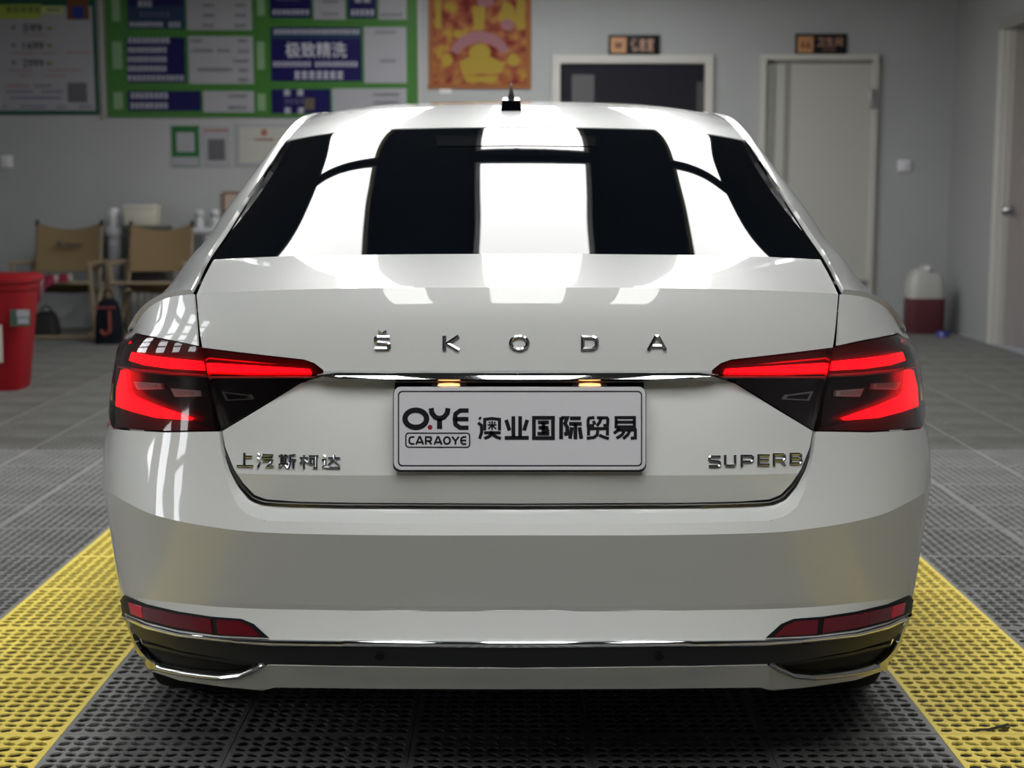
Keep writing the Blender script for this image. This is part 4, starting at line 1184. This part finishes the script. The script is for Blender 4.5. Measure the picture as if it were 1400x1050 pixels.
for (a, b, c, m_) in ((31, 46.5, 62, m_txtr), (12, 71.5, 48, m_txtr), (56, 71.5, 76, m_txtr), (90, 70.5, 122, m_txtr), (10, 95, 45, m_txtr), (64, 95, 114, m_txtr), (25, 102, 44, m_txtr), (58, 103, 90, m_txtr), (9, 115.5, 39, m_txtr), (47, 115.5, 70, m_txtb), (8, 123.5, 45, m_txtb), (56, 123.5, 85, m_txtb), (13, 132, 83, m_txtb), (27, 144, 63, m_txtb), (77, 144, 91, m_txtb), (4, 144, 10, m_txtb), (107, 144, 126, m_txtb)):
    glyphs(a, b, c, b + (3.6 if b > 110 else 2.2), max(2, int((c - a) / 4.5)), m_, ps, .017)
wbox('grey_square', 92, 113, 119.5, 140, .015, .017, m_txtg, ps)
# --- green price board
gb = wbox('price_board', 141, -40, 571, 160, 0, .02, m_green)
tag(gb, 'large green price board with navy and white panels on the back wall', 'price board')
for (a, b, c, d_) in ((136.3, -40, 141, 162), (571, -40, 575.5, 140)):
    wbox('frame_strip', a, b, c, d_, 0, .03, M['door'], gb)
def cell(a, b, c, d_, m_, nm='panel', e=.026): return wbox(nm, a, b, c, d_, .02, e, m_, gb)
cell(172, -40, 253, 39.5, m_navy2); cell(173, -39, 252, 8, m_navy, e=.0272); cell(253.5, -40, 344.5, 41, m_pale)
cell(172.5, 51, 254, 113, m_navy); cell(257, 49.5, 347, 114.5, m_pale)
cell(174.5, 124.5, 275, 151.5, m_navy); cell(277.5, 124.5, 347.5, 153.5, m_pale)
cell(368, -40, 426, 24.5, m_navy); cell(428, -40, 472, 26.5, m_pale); cell(475, -40, 514.5, 25, m_navy); cell(517, -40, 556, 26.5, m_pale)
cell(369.5, 37, 495, 111, m_navy); cell(370, 37.4, 494, 53, m_navy2, e=.0272); cell(497.5, 37, 556, 113.5, m_pale)
cell(371, 122, 452, 155, m_navy); cell(454, 121, 556, 155, m_pale)
for (a, b, c, d_) in ((152, -20, 164, 29), (153, 57, 167, 94), (155, 126, 168, 149), (351, -20, 362, 21), (351, 57, 362, 95), (352, 128, 363, 151)):
    cell(a, b, c, d_, m_pale2, 'side_tab')
for k in range(5): glyphs(174, 51.5 + k * 12.8, 174 + (58 if k in (0,) else 54 if k < 4 else 78), 59 + k * 12.8, 9 if k < 4 else 12, m_txtw, gb, .029)
for k in range(2): glyphs(178, 126.5 + k * 13.7, 230, 134.5 + k * 13.7, 8, m_txtw, gb, .029)
glyphs(188, 1, 208, 9, 3, m_txtw, gb, .029); glyphs(190, 16, 232, 23, 6, m_txtb, gb, .029); glyphs(176, 30, 223, 36, 8, m_txtw, gb, .029); glyphs(230, 30, 247, 37, 3, m_txtw, gb, .029)
for k in range(3): glyphs(277, 5 + k * 14, 293, 9 + k * 14, 4, m_txtg, gb, .029); glyphs(321, 5 + k * 14, 337, 9 + k * 14, 4, m_txtg, gb, .029)
for (a, b, c) in ((262, 53.5, 276), (325, 54, 339), (262, 67, 291), (297, 67, 315), (325, 68, 340), (318, 81, 340), (270, 93, 318), (326, 94, 340), (326, 107, 340), (312, 129, 338), (312, 145, 338), (500, 0, 506), (520, 18, 550), (440, 17, 463), (441, 0, 462), (513, 42, 541), (519, 81, 541), (510, 127, 546), (510, 138, 546)):
    glyphs(a, b, c, b + 4.2, max(3, int((c - a) / 4)), m_txtg, gb, .029)
glyphs(372, 13, 423, 20, 8, m_txtw, gb, .029); glyphs(479, 13, 512, 21, 5, m_txtw, gb, .029); glyphs(378, -3, 410, 1, 6, m_txtb, gb, .029); glyphs(484, -4, 508, 3, 2, m_txtw, gb, .029)
glyphs(374, 40, 492, 46.5, 20, m_txtw, gb, .029)
wtext('极致精洗', 390, 57.5, 474, 79, mat('title_white', (.4, .4, .45)), gb, .029, .012, 'board_title')
glyphs(373, 84, 425, 91, 9, m_txtw, gb, .029); glyphs(430, 84, 489, 91, 10, m_txtw, gb, .029)
glyphs(402, 97, 470, 108, 7, m_txtw, gb, .029)
for (a, b) in ((387, 122.5), (405, 122.5), (388, 147), (406, 147)): glyphs(a, b, a + 11, b + 8, 1, m_txtw, gb, .029)
glyphs(388, 134.5, 416, 142, 4, m_txtb, gb, .029)
cell(416, 134, 430, 150, mat('sticker_brown', (.06, .045, .03)), 'sticker', .031)
# --- red and gold hanging poster: plain generic festive sheet
m_pos = bpy.data.materials.new('festive_print'); m_pos.use_nodes = True
nt = m_pos.node_tree; b_ = nt.nodes['Principled BSDF']; b_.inputs['Roughness'].default_value = .5
tc = nt.nodes.new('ShaderNodeTexCoord'); nz = nt.nodes.new('ShaderNodeTexNoise'); nz.inputs['Scale'].default_value = 9; nz.inputs['Detail'].default_value = 3
nt.links.new(tc.outputs['Object'], nz.inputs['Vector']); rp = nt.nodes.new('ShaderNodeValToRGB')
e = rp.color_ramp.elements; e[0].position = .34; e[0].color = (.11, .006, .005, 1); e[1].position = .66; e[1].color = (.28, .19, .02, 1)
x_ = e.new(.46); x_.color = (.20, .045, .02, 1); x_ = e.new(.56); x_.color = (.25, .10, .03, 1)
nt.links.new(nz.outputs['Fac'], rp.inputs['Fac']); nt.links.new(rp.outputs['Color'], b_.inputs['Base Color'])
fp_ = wbox('festive_poster', 585, -40, 726, 121, .004, .012, m_pos)
tag(fp_, 'red and gold festive hanging poster with a pink arch, right of the green board', 'poster')
gold = mat('gold_print', (.27, .19, .025), rough=.5); pink = mat('pink_print', (.24, .11, .13), rough=.5); orng = mat('orange_print', (.22, .08, .025), rough=.5)
wbox('border_strip', 585, -40, 592, 121, .012, .015, orng, fp_); wbox('border_strip', 719.5, -40, 726, 121, .012, .015, orng, fp_); wbox('border_strip', 585, 115, 726, 121.5, .012, .016, orng, fp_)
def wpoly(name, pts, d0, d1, m, parent):
    bm = bmesh.new()
    a = [bm.verts.new(at_Y(p[0], p[1], YF - d1)) for p in pts]; b = [bm.verts.new(v.co + Vector((0, d1 - d0, 0))) for v in a]
    bm.faces.new(a); bm.faces.new(list(reversed(b)))
    for i in range(len(a)): j = (i + 1) % len(a); bm.faces.new((a[j], a[i], b[i], b[j]))
    return bmobj(name, bm, m, parent)
wpoly('pink_arch', circ(656, 78, 41, 35, 195, 345, 16) + list(reversed(circ(656, 80, 30, 22, 195, 345, 16))), .012, .016, pink, fp_)
wpoly('gold_shape', circ(656, 72, 15, 12, 0, 345, 15), .012, .017, gold, fp_)
wpoly('gold_shape', [(628, 84), (640, 78), (672, 78), (690, 86), (686, 100), (632, 102)], .012, .016, gold, fp_)
wpoly('gold_shape', circ(611, 82, 8, 9, 0, 345, 12), .012, .016, gold, fp_); wpoly('gold_shape', circ(702, 82, 8, 9, 0, 345, 12), .012, .016, gold, fp_)
wpoly('gold_shape', [(634, 104), (682, 104), (678, 113), (638, 113)], .012, .016, gold, fp_)
wpoly('gold_shape', [(646, 8), (664, 8), (662, 40), (648, 40)], .012, .016, gold, fp_)
wpoly('gold_shape', circ(626, 46, 6, 6, 0, 330, 11), .012, .016, gold, fp_); wpoly('gold_shape', circ(694, 14, 9, 11, 0, 330, 11), .012, .016, gold, fp_)
wpoly('pink_shape', circ(664, 2, 12, 8, 0, 330, 11), .012, .016, pink, fp_); wpoly('pink_shape', circ(694, 34, 9, 8, 0, 330, 11), .012, .016, pink, fp_)
wbox('gold_strip', 594.5, -40, 603.5, 38, .012, .015, gold, fp_); wbox('gold_strip', 706, -40, 718, 40, .012, .015, gold, fp_)
wbox('paper_tab', 601, 121, 617, 127, .004, .01, M['plate'], fp_)
# --- notices
n1 = wbox('notice_sign', 234, 172, 273, 228, 0, .008, mat('sign_green', (.02, .11, .035), rough=.5)); tag(n1, 'small green notice with a white square and white strip under the price board', 'notice')
wbox('white_square', 241, 181, 266, 207.5, .008, .011, m_pale, n1); wbox('white_strip', 234.5, 214.5, 272, 227, .008, .011, m_pale, n1)
n2 = wbox('notice_sign', 276, 172, 316, 228, 0, .008, m_pale); tag(n2, 'small white notice sheet with a grey square beside the green notice', 'notice')
wbox('grey_square', 284, 190, 308, 219, .008, .011, m_txtg, n2); wbox('red_line', 279, 177, 313, 179.5, .008, .010, m_txtr, n2)
n3 = wbox('certificate', 322, 169, 402, 227, 0, .012, m_pale); tag(n3, 'framed pale certificate partly hidden by the car roof pillar', 'certificate')
wbox('sheet', 327, 174, 397, 222, .012, .014, mat('cert_paper', (.33, .33, .30), rough=.5), n3); wpoly('seal', circ(361, 181, 4.5, 5, 0, 330, 11), .014, .016, m_txtr, n3); glyphs(347, 189, 375, 192, 6, m_txtr, n3, .017)
pf = wbox('picture_frame', 304, 262, 345, 292, 0, .03, mat('frame_brown', (.13, .06, .03), rough=.5)); tag(pf, 'small brown picture frame low on the wall beside the rear window', 'picture frame')
wbox('picture', 307, 265.5, 342, 289, .03, .032, mat('picture_paper', (.33, .26, .22), rough=.5), pf)
def sign(px0, py0, px1, py1, lbl, two, txt):
    s_ = wbox('door_sign', px0, py0, px1, py1, 0, .03, M['black'], None, .004); tag(s_, lbl, 'door sign', 'signs above the doors')
    w_ = px1 - px0; h_ = py1 - py0; oc = mat('sign_orange', (.42, .20, .085), rough=.5)
    wbox('icon_plate', px0 + w_ * .045, py0 + h_ * .13, px0 + w_ * .345, py1 - h_ * .10, .03, .034, oc, s_)
    ink = mat('sign_ink', (.14, .045, .02), rough=.5)
    if two:
        for k in (.14, .25):
            wpoly('icon_head', circ(px0 + w_ * k, py0 + h_ * .36, 1.6, 1.6, 0, 330, 11), .034, .036, ink, s_)
            wbox('icon_body', px0 + w_ * (k - .035), py0 + h_ * .45, px0 + w_ * (k + .035), py0 + h_ * .70, .034, .036, ink, s_)
    else:
        wpoly('icon_cup', [(px0 + w_ * .11, py0 + h_ * .38), (px0 + w_ * .28, py0 + h_ * .38), (px0 + w_ * .25, py0 + h_ * .68), (px0 + w_ * .14, py0 + h_ * .68)], .034, .036, ink, s_)
    tc_ = mat('sign_copper', (.36, .20, .14), rough=.4)
    if two:
        wtext(txt, px0 + w_ * .42, py0 + h_ * .16, px0 + w_ * .93, py0 + h_ * .62, tc_, s_, .031, .02)
        glyphs(px0 + w_ * .52, py0 + h_ * .70, px0 + w_ * .80, py0 + h_ * .84, 5, mat('sign_copper_dim', (.16, .10, .08)), s_, .031)
    else:
        wtext(txt, px0 + w_ * .44, py0 + h_ * .16, px0 + w_ * .88, py0 + h_ * .84, tc_, s_, .031, .02)
sign(832, 47.5, 902, 75, 'black sign with an orange square icon above the dark doorway', False, '休息室')
sign(1088, 46, 1157, 74.5, 'black sign with an orange restroom icon above the pale door', True, '卫生间')
# --- dark doorway (wide) in the back wall
def frame3(name, px0, px1, pyt, wpx, d0, d1, m, parent=None, zb=0):
    a = at_Y(px0, pyt, YF - d1); b = at_Y(px1, pyt, YF - d1); w_ = at_Y(px0 + wpx, pyt, YF - d1).x - a.x
    bm = bmesh.new(); yc = YF - (d0 + d1) / 2
    add_box(bm, (a.x + w_ / 2, yc, a.z / 2), (w_, d1 - d0, a.z)); add_box(bm, (b.x - w_ / 2, yc, a.z / 2), (w_, d1 - d0, a.z))
    add_box(bm, ((a.x + b.x) / 2, yc, a.z - w_ / 2), (b.x - a.x - 2 * w_, d1 - d0, w_))
    return bmobj(name, bm, m, parent)
dd = frame3('door_1', 755, 975.5, 75, 11, 0, .05, M['frame']); struct(dd)
wbox('dark_glass', 765, 88, 965, 440, .0, .012, M['dark'], dd)
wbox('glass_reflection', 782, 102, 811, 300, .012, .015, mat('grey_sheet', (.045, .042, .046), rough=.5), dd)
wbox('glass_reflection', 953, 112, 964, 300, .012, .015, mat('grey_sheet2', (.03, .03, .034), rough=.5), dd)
# --- pale door
d2 = frame3('door_2', 1041, 1202, 74, 7.5, 0, .05, M['frame']); struct(d2)
lf = wbox('door_leaf', 1052, 86, 1194, 446.5, .0, .02, M['door'], d2)
m_gr = mat('door_groove', (.20, .20, .185), rough=.6)
wbox('door_groove', 1073.5, 86, 1078, 252, .02, .0215, m_gr, d2); wbox('door_groove', 1050, 83.5, 1195, 87, .02, .03, m_gr, d2); wbox('door_groove', 1049, 84, 1052.5, 446, .02, .03, m_gr, d2)
wbox('door_hinge', 1190, 122, 1197, 148, .03, .07, M['steel'], d2, .003)
a = at_Y(1183, 385, YF - .06)
dh = bx('door_handle', a.x - .09, a.x + .02, YF - .075, YF - .055, a.z - .01, a.z + .01, M['steel'], d2, .004)
# --- switch and outlet
sw = wbox('light_switch', 1228, 218.5, 1245, 235, 0, .02, M['plate'], None, .004); tag(sw, 'white light switch on the grey wall right of the pale door', 'switch')
wbox('switch_rocker', 1231.5, 221.5, 1241.5, 232, .02, .026, M['plate'], sw, .002)
so = wbox('wall_outlet', 0, 212.5, 17, 229, 0, .02, M['plate'], None, .004); tag(so, 'white wall outlet at the far left below the price poster', 'outlet')
wbox('outlet_face', 4, 216, 13, 225.5, .02, .024, M['plate'], so, .002)
# --- right wall: doorway with pale jambs and a leaf
jm = M['frame']
bm = bmesh.new()
add_box(bm, (XR - .015, DY1 + .055, DZ / 2), (.05, .11, DZ)); add_box(bm, (XR + .11, DY1 - .012, DZ / 2), (.24, .024, DZ))
jb = bmobj('door_3', bm, jm); struct(jb)
bm = bmesh.new(); add_box(bm, (XR - .015, (DY0 + DY1) / 2, DZ + .045), (.05, DY1 - DY0 + .22, .09)); add_box(bm, (XR - .015, DY0 - .055, DZ / 2), (.05, .11, DZ))
bmobj('door_casing', bm, mat('casing_grey', (.20, .195, .19), rough=.6), jb)
bx('door_leaf', XR + .10, XR + .145, DY0, DY1 - .10, 0, DZ, mat('mauve_door', (.21, .19, .19), rough=.6), jb)
bx('door_edge', XR + .02, XR + .10, DY1 - .10, DY1 - .03, 0, DZ, mat('jamb_mauve', (.30, .275, .265), rough=.6), jb)
pr = at_Y(1361, 287, 11.35)
lathe('door_knob', [(0, -.045), (.03, -.043), (.038, -.03), (.03, -.012), (.02, 0), (.045, .004), (.045, .012), (0, .014)], M['steel'], jb, seg=20, axis='X', loc=(XR + .02, 11.33, pr.z))
# ---------------------------------------------------------------- standing things
def at_floor(px, Y): return at_Y(px, 300, Y).x
# red liquid jug
JY = 12.35
jx = (at_Y(1237, 440, JY).x + at_Y(1288, 440, JY).x) / 2; jr = (at_Y(1288, 440, JY).x - at_Y(1237, 440, JY).x) / 2
jt = at_Y(1262, 363, JY).z
jug = empty('liquid_jug', (jx, JY, 0), 'white plastic jug holding dark red liquid on the floor by the grey wall', 'jug')
zl = at_Y(1262, 407, JY).z
def rrprof(name, hw, hd, zs, m, parent):
    bm = bmesh.new(); rings = []
    for (z, k) in zs:
        rings.append([bm.verts.new((hw * k * (abs(math.cos(a)) ** .45) * (1 if math.cos(a) > 0 else -1), hd * k * (abs(math.sin(a)) ** .45) * (1 if math.sin(a) > 0 else -1), z)) for a in [2 * PI * i / 28 for i in range(28)]])
    for a, b in zip(rings, rings[1:]):
        for i in range(28): bm.faces.new((a[i], a[(i + 1) % 28], b[(i + 1) % 28], b[i]))
    bm.faces.new(list(reversed(rings[0]))); bm.faces.new(rings[-1])
    return bmobj(name, bm, m, parent, smooth=True, angle=40)
rrprof('liquid_part', jr, .13, [(0.0, .93), (.015, 1.0), (zl, 1.0)], mat('dark_red_liquid', (.09, .028, .035), rough=.3), jug)
rrprof('jug_top', jr, .13, [(zl + .001, 1.0), (zl + .10, 1.0), (zl + .18, .86), (jt - .03, .55), (jt - .028, .3), (jt, .28)], mat('milky_plastic', (.34, .34, .32), rough=.4), jug)
bm = bmesh.new(); add_box(bm, (0, -.05, jt - .02), (.03, .14, .03), .008); bmobj('jug_handle', bm, M['plate'], jug, smooth=True)
bl = at_floor(1295, 12.0)
blu = empty('blue_cap', (bl, 12.0, 0), 'small blue plastic lid lying on the floor right of the jug', 'lid')
lathe('cap_shell', [(0, .045), (.045, .044), (.052, .035), (.055, .0), (.05, 0), (.047, .03), (0, .034)], mat('blue_plastic', (.03, .035, .20), rough=.4), blu)
# red bin
BY = 7.9
xr = at_Y(50, 385, BY).x; xb = at_Y(36, 535, BY).x; zt = at_Y(30, 376, BY).z; zb_ = at_Y(30, 385, BY).z
fl_ = floor_at(30, 537); BY = fl_.y + .22
xr = at_Y(51, 380, BY).x; zt = at_Y(30, 376, BY - .1).z; wb = at_Y(36, 535, BY).x
bw = .30; bxc = xr - bw
bn = empty('red_bin', (bxc, BY, 0), 'large red plastic bin with a sticker at the left edge', 'bin')
mred = mat('red_plastic', (.19, .002, .006), rough=.55, spec=.25)
ratio = (wb - bxc) / bw
rrprof('bin_body', bw, .24, [(0, ratio * .97), (.02, ratio), (zt - .09, .90), (zt - .085, .94), (zt - .045, .95)], mred, bn)
rrprof('bin_lid', bw, .24, [(zt - .045, .96), (zt - .04, 1.0), (zt - .012, 1.0), (zt, .95), (zt + .002, .5)], mred, bn)
sx0, sx1 = at_Y(14, 425, BY - .22).x - bxc, at_Y(41, 425, BY - .22).x - bxc
sz0, sz1 = at_Y(14, 446, BY - .22).z, at_Y(14, 423, BY - .22).z
def onbin(nm, x0, x1, z0, z1, m, e=.0):
    bm = bmesh.new(); rot = Matrix.Rotation(-.05, 4, 'X')
    yy = -.24 * .90 - .006 - e
    add_box(bm, ((x0 + x1) / 2, yy, (z0 + z1) / 2), (x1 - x0, .012, z1 - z0), 0, rot)
    return bmobj(nm, bm, m, bn)
onbin('sticker', sx0, sx1, sz0, sz1, mat('sticker_green', (.02, .05, .025)))
onbin('sticker_print', sx0 + .04, sx1 - .002, sz0 + .055, sz1 - .002, m_pale, .003); onbin('sticker_print', sx0 + .045, sx1 - .006, sz0 + .015, sz0 + .048, m_pale, .003)
onbin('side_panel', sx0 - .30, sx0 - .055, .18, .40, mat('bin_white', (.4, .36, .33)), .0)
# folding chairs
m_can = mat('tan_canvas', (.175, .125, .068), rough=.9, bump=.3, bscale=300); m_wd = mat('beech_wood', (.20, .155, .10), rough=.6)
def rod(bm, a, b, r=.013): add_cyl(bm, a, b, r, seg=8)
def folding_chair(x, Y, wd, lbl, rz=0, top=.92):
    t = empty('folding_chair', (x, Y, 0), lbl, 'chair', 'folding camp chairs by the back wall', rz)
    h = wd / 2; sh = .42
    bk = []
    nx, nz = 10, 6                                # sagging canvas back
    V, Fc = [], []
    for side in (0, 1):
        for j in range(nz + 1):
            for i in range(nx + 1):
                u = i / nx * 2 - 1; v = j / nz
                z = sh + .10 + (top - sh - .10) * v - (.05 * (1 - u * u) * (v ** 3))
                V.append((u * (h - .05), .12 + .10 * v + .035 * (1 - u * u) + side * .006, z))
    n1_ = (nx + 1) * (nz + 1)
    for j in range(nz):
        for i in range(nx):
            a = j * (nx + 1) + i
            Fc.append((a, a + 1, a + nx + 2, a + nx + 1)); Fc.append((n1_ + a, n1_ + a + nx + 1, n1_ + a + nx + 2, n1_ + a + 1))
    meshobj('backrest', V, Fc, m_can, t, True)
    V, Fc = [], []
    for j in range(7):
        for i in range(11):
            u = i / 10 * 2 - 1; v = j / 6
            V.append((u * (h - .06), -.30 + .42 * v, sh + .05 - .10 * v - .03 * (1 - u * u)))
    for j in range(6):
        for i in range(10):
            a = j * 11 + i; Fc.append((a, a + 1, a + 12, a + 11))
    meshobj('seat', V, Fc, m_can, t, True)
    for s in (-1, 1):
        for nm, a, b in (('back_post', (s * (h - .04), .10, .36), (s * (h - .04), .25, top + .01)), ('armrest', (s * h, -.32, .60), (s * h, .24, .60)),
                         ('leg', (s * h, -.30, .62), (s * h, -.22, .02)), ('leg', (s * h, .20, .60), (s * h, .24, .02)),
                         ('foot_rail', (s * h, -.30, .018), (s * h, .30, .018)), ('leg', (s * (h - .03), -.24, .03), (s * (h - .03), .20, .42))):
            bm = bmesh.new(); rod(bm, a, b, .017 if nm in ('armrest', 'leg') else .012); bmobj(nm, bm, m_wd, t, smooth=True)
        bm = bmesh.new(); rod(bm, (s * (h - .04), .23, top - .02), (s * (h - .04), .255, top + .02), .016); bmobj('post_cap', bm, M['black'], t, smooth=True)
    for y, z in ((-.30, sh + .03), (.12, sh - .06)):
        bm = bmesh.new(); rod(bm, (-h, y, z), (h, y, z), .014); bmobj('seat_rail', bm, m_wd, t, smooth=True)
    bm = bmesh.new(); rod(bm, (-h, -.28, .018), (h, -.28, .018), .014); bmobj('foot_rail', bm, m_wd, t, smooth=True)
    return t
CY = 12.05
def cx_(p0, p1, Y): a, b = at_Y(p0, 350, Y).x, at_Y(p1, 350, Y).x; return (a + b) / 2, b - a
c1x, c1w = cx_(33, 136, CY); c2x, c2w = cx_(163, 262, CY)
zt1 = at_Y(80, 305, CY + .25).z
ch1 = folding_chair(c1x, CY, c1w, 'tan canvas folding chair next to the red bin, red cloth under its seat', top=zt1)
a = at_Y(67, 340, CY + .12)
bm = bmesh.new(); add_box(bm, (-.06, .15, .74), (.05, .006, .045)); add_box(bm, (.05, .15, .735), (.14, .004, .03)); bmobj('printed_mark', bm, mat('canvas_print', (.06, .045, .03)), ch1)
ch2 = folding_chair(c2x, CY, c2w, 'tan canvas folding chair nearer the car with a white box above its back', top=zt1 - .01)
# red and white cloth under first chair
V, Fc = [], []
for i in range(15):
    for j in range(5):
        u = i / 14; v = j / 4
        V.append((c1x - .22 + .40 * u, CY - .345 + .02 * math.sin(u * 18 + v * 3), .50 - .06 * v - .18 * v * math.exp(-((u - .22) / .22) ** 2) + .03 * u))
for i in range(14):
    for j in range(4):
        a = i * 5 + j; Fc.append((a, a + 1, a + 6, a + 5))
cl_ = meshobj('hanging_cloth', V, Fc, mat('red_cloth', (.22, .015, .04), rough=.9), None, True)
tag(cl_, 'red patterned cloth hanging from the seat front of the chair by the bin', 'cloth')
cl_.data.materials.append(mat('white_cloth', (.34, .30, .30), rough=.9))
for p in cl_.data.polygons:
    if (p.index // 4) % 4 == 1: p.material_index = 1
# black bag under first chair
def blob_bag(name, x, Y, w_, d_, h_, m, lbl, cat):
    t = empty(name, (x, Y, 0), lbl, cat)
    rrprof('bag_body', w_ / 2, d_ / 2, [(0, .95), (.02, 1), (h_ * .6, .92), (h_ * .92, .70), (h_, .4)], m, t)
    bm = bmesh.new()
    pts = circ(0, h_ * .95, w_ * .22, h_ * .25, 180, 360, 8)
    for p, q_ in zip(pts, pts[1:]): rod(bm, (p[0], 0, 2 * h_ * .95 - p[1]), (q_[0], 0, 2 * h_ * .95 - q_[1]), .008)
    bmobj('bag_handle', bm, m, t, smooth=True)
    return t
blob_bag('black_bag', at_floor(58, 12.1), 12.1, .20, .18, .20, M['rubber'], 'small black bag on the floor under the chair by the bin', 'bag')
bb = blob_bag('black_case', at_floor(144, 11.5), 11.5, at_Y(161, 430, 11.5).x - at_Y(127, 430, 11.5).x, .22, at_Y(144, 408, 11.5).z, mat('case_black', (.006, .007, .011), rough=.9, spec=.1), 'black case with an orange mark standing between the two folding chairs', 'case')
jw = .16
bm = bmesh.new()
yy = -.112
for (a, b) in (((.035, .26), (.035, .10)), ((.035, .10), (-.01, .075)), ((-.01, .075), (-.035, .11))):
    rod(bm, (a[0], yy, a[1]), (b[0], yy, b[1]), .012)
bmobj('orange_mark', bm, mat('orange_red', (.17, .028, .014), rough=.6), bb)
bm = bmesh.new(); add_box(bm, (0, yy - .002, .285), (.16, .006, .016)); bmobj('red_stripe', bm, mat('red_stripe', (.16, .02, .02)), bb)
# white post dispenser between the chairs
mw = mat('white_plastic', (.42, .43, .46), rough=.4)
dx = at_floor(156, 12.55)
ds = empty('bottle_dispenser', (dx, 12.55, 0), 'white post dispenser with an upturned bottle between the folding chairs', 'dispenser')
lathe('post', [(.0, .0), (.065, .0), (.065, .02), (.05, .04), (.045, .45), (.06, .60), (.065, .80), (.0, .80)], mw, ds)
lathe('bottle_collar', [(0, .80), (.085, .80), (.092, .84), (.085, .87), (.05, .885), (0, .885)], mw, ds)
lathe('bottle', [(0, .885), (.045, .885), (.048, .93), (.048, 1.0), (.03, 1.03), (.0, 1.035)], M['plate'], ds)
# twin dispenser by the pillar
dx2 = at_floor(283, 12.62)
d3 = empty('canister_stand', (dx2, 12.62, 0), 'white stand with two round topped canisters behind the car shoulder', 'stand')
bm = bmesh.new(); add_box(bm, (0, 0, .845), (.24, .14, .05), .01); bmobj('tray', bm, mw, d3, smooth=True)
lathe('post', [(0, 0), (.06, 0), (.06, .02), (.04, .04), (.04, .82), (0, .82)], mw, d3)
for s in (-1, 1):
    lathe('canister', [(0, .87), (.035, .87), (.037, .93), (.022, .95), (.036, .965), (.042, .99), (.030, 1.015), (0, 1.02)], mw, d3, loc=(s * .065 + .0, 0, 0))
# low shelf behind second chair with box
sx_ = at_floor(205, 12.55)
sh_ = empty('low_cabinet', (sx_, 12.55, 0), 'low dark cabinet against the wall behind the second folding chair', 'cabinet')
bm = bmesh.new(); add_box(bm, (0, 0, .445), (.30, .30, .83), .006); bmobj('body', bm, mat('cabinet_dark', (.06, .055, .05), rough=.7), sh_, smooth=True)
bm = bmesh.new(); add_box(bm, (0, 0, .872), (.31, .32, .024), .004); bmobj('top', bm, mat('cabinet_top', (.09, .08, .07), rough=.6), sh_, smooth=True)
for k in range(5):
    bm = bmesh.new(); add_box(bm, (-.115 + k * .058, -.156, .25), (.05, .012, .32), .003); bmobj('slat', bm, mat('slat_pale_%d' % k, (.24, .24, .23), rough=.6), sh_, smooth=True)
for k in (-1, 1):
    bm = bmesh.new(); add_box(bm, (k * .12, 0, .015), (.04, .26, .03)); bmobj('foot', bm, M['black'], sh_)
a0, a1 = at_Y(173, 283, 12.5), at_Y(217, 314, 12.5)
wb_ = empty('white_box', ((a0.x + a1.x) / 2, 12.5, .885), 'off white box with a soft cover on the cabinet behind the second chair', 'box')
hz = max(.12, a0.z - .885)
bm = bmesh.new(); add_box(bm, (0, 0, hz / 2), (a1.x - a0.x, .22, hz), .012); bmobj('body', bm, mat('offwhite', (.42, .40, .34), rough=.7), wb_, smooth=True)
bm = bmesh.new(); add_box(bm, (0, 0, hz + .004), (a1.x - a0.x + .012, .235, .035), .01); bmobj('lid', bm, mat('offwhite_lid', (.46, .44, .39), rough=.7), wb_, smooth=True)
# beige box under second chair
bxx = at_floor(222, 12.0)
bb2 = empty('beige_box', (bxx, 12.0, 0), 'low beige box on the floor under the second folding chair', 'box')
bm = bmesh.new(); add_box(bm, (0, 0, .065), (.22, .2, .13), .02); bmobj('body', bm, mat('beige', (.24, .21, .16), rough=.8), bb2, smooth=True)
bm = bmesh.new(); add_box(bm, (0, 0, .135), (.20, .18, .02), .008); bmobj('lid', bm, mat('beige_lid', (.30, .27, .22), rough=.8), bb2, smooth=True)
# twig on the right yellow strip
tw = floor_at(1355, 998)
bm = bmesh.new()
pts = [floor_at(1335, 1000), floor_at(1352, 999.5), floor_at(1366, 996), floor_at(1378, 992.5)]
for p, q_ in zip(pts, pts[1:]): rod(bm, (p.x, p.y, .004), (q_.x, q_.y, .004), .0028)
rod(bm, (pts[2].x, pts[2].y, .004), (pts[2].x + .022, pts[2].y - .005, .004), .002)
tag(bmobj('twig', bm, mat('twig_brown', (.05, .045, .03), rough=.9), None, smooth=True), 'small dark twig lying on the right yellow floor strip', 'twig')

for nm in ('board_green', 'board_navy', 'board_slate', 'board_pale', 'board_pale_green', 'festive_print', 'gold_print', 'pink_print', 'orange_print', 'poster_green', 'sign_green', 'banner_lime', 'photo_blue', 'photo_brown', 'tan_canvas', 'dark_red_liquid'):
    if nm in bpy.data.materials: bpy.data.materials[nm].node_tree.nodes['Principled BSDF'].inputs['Specular IOR Level'].default_value = .12
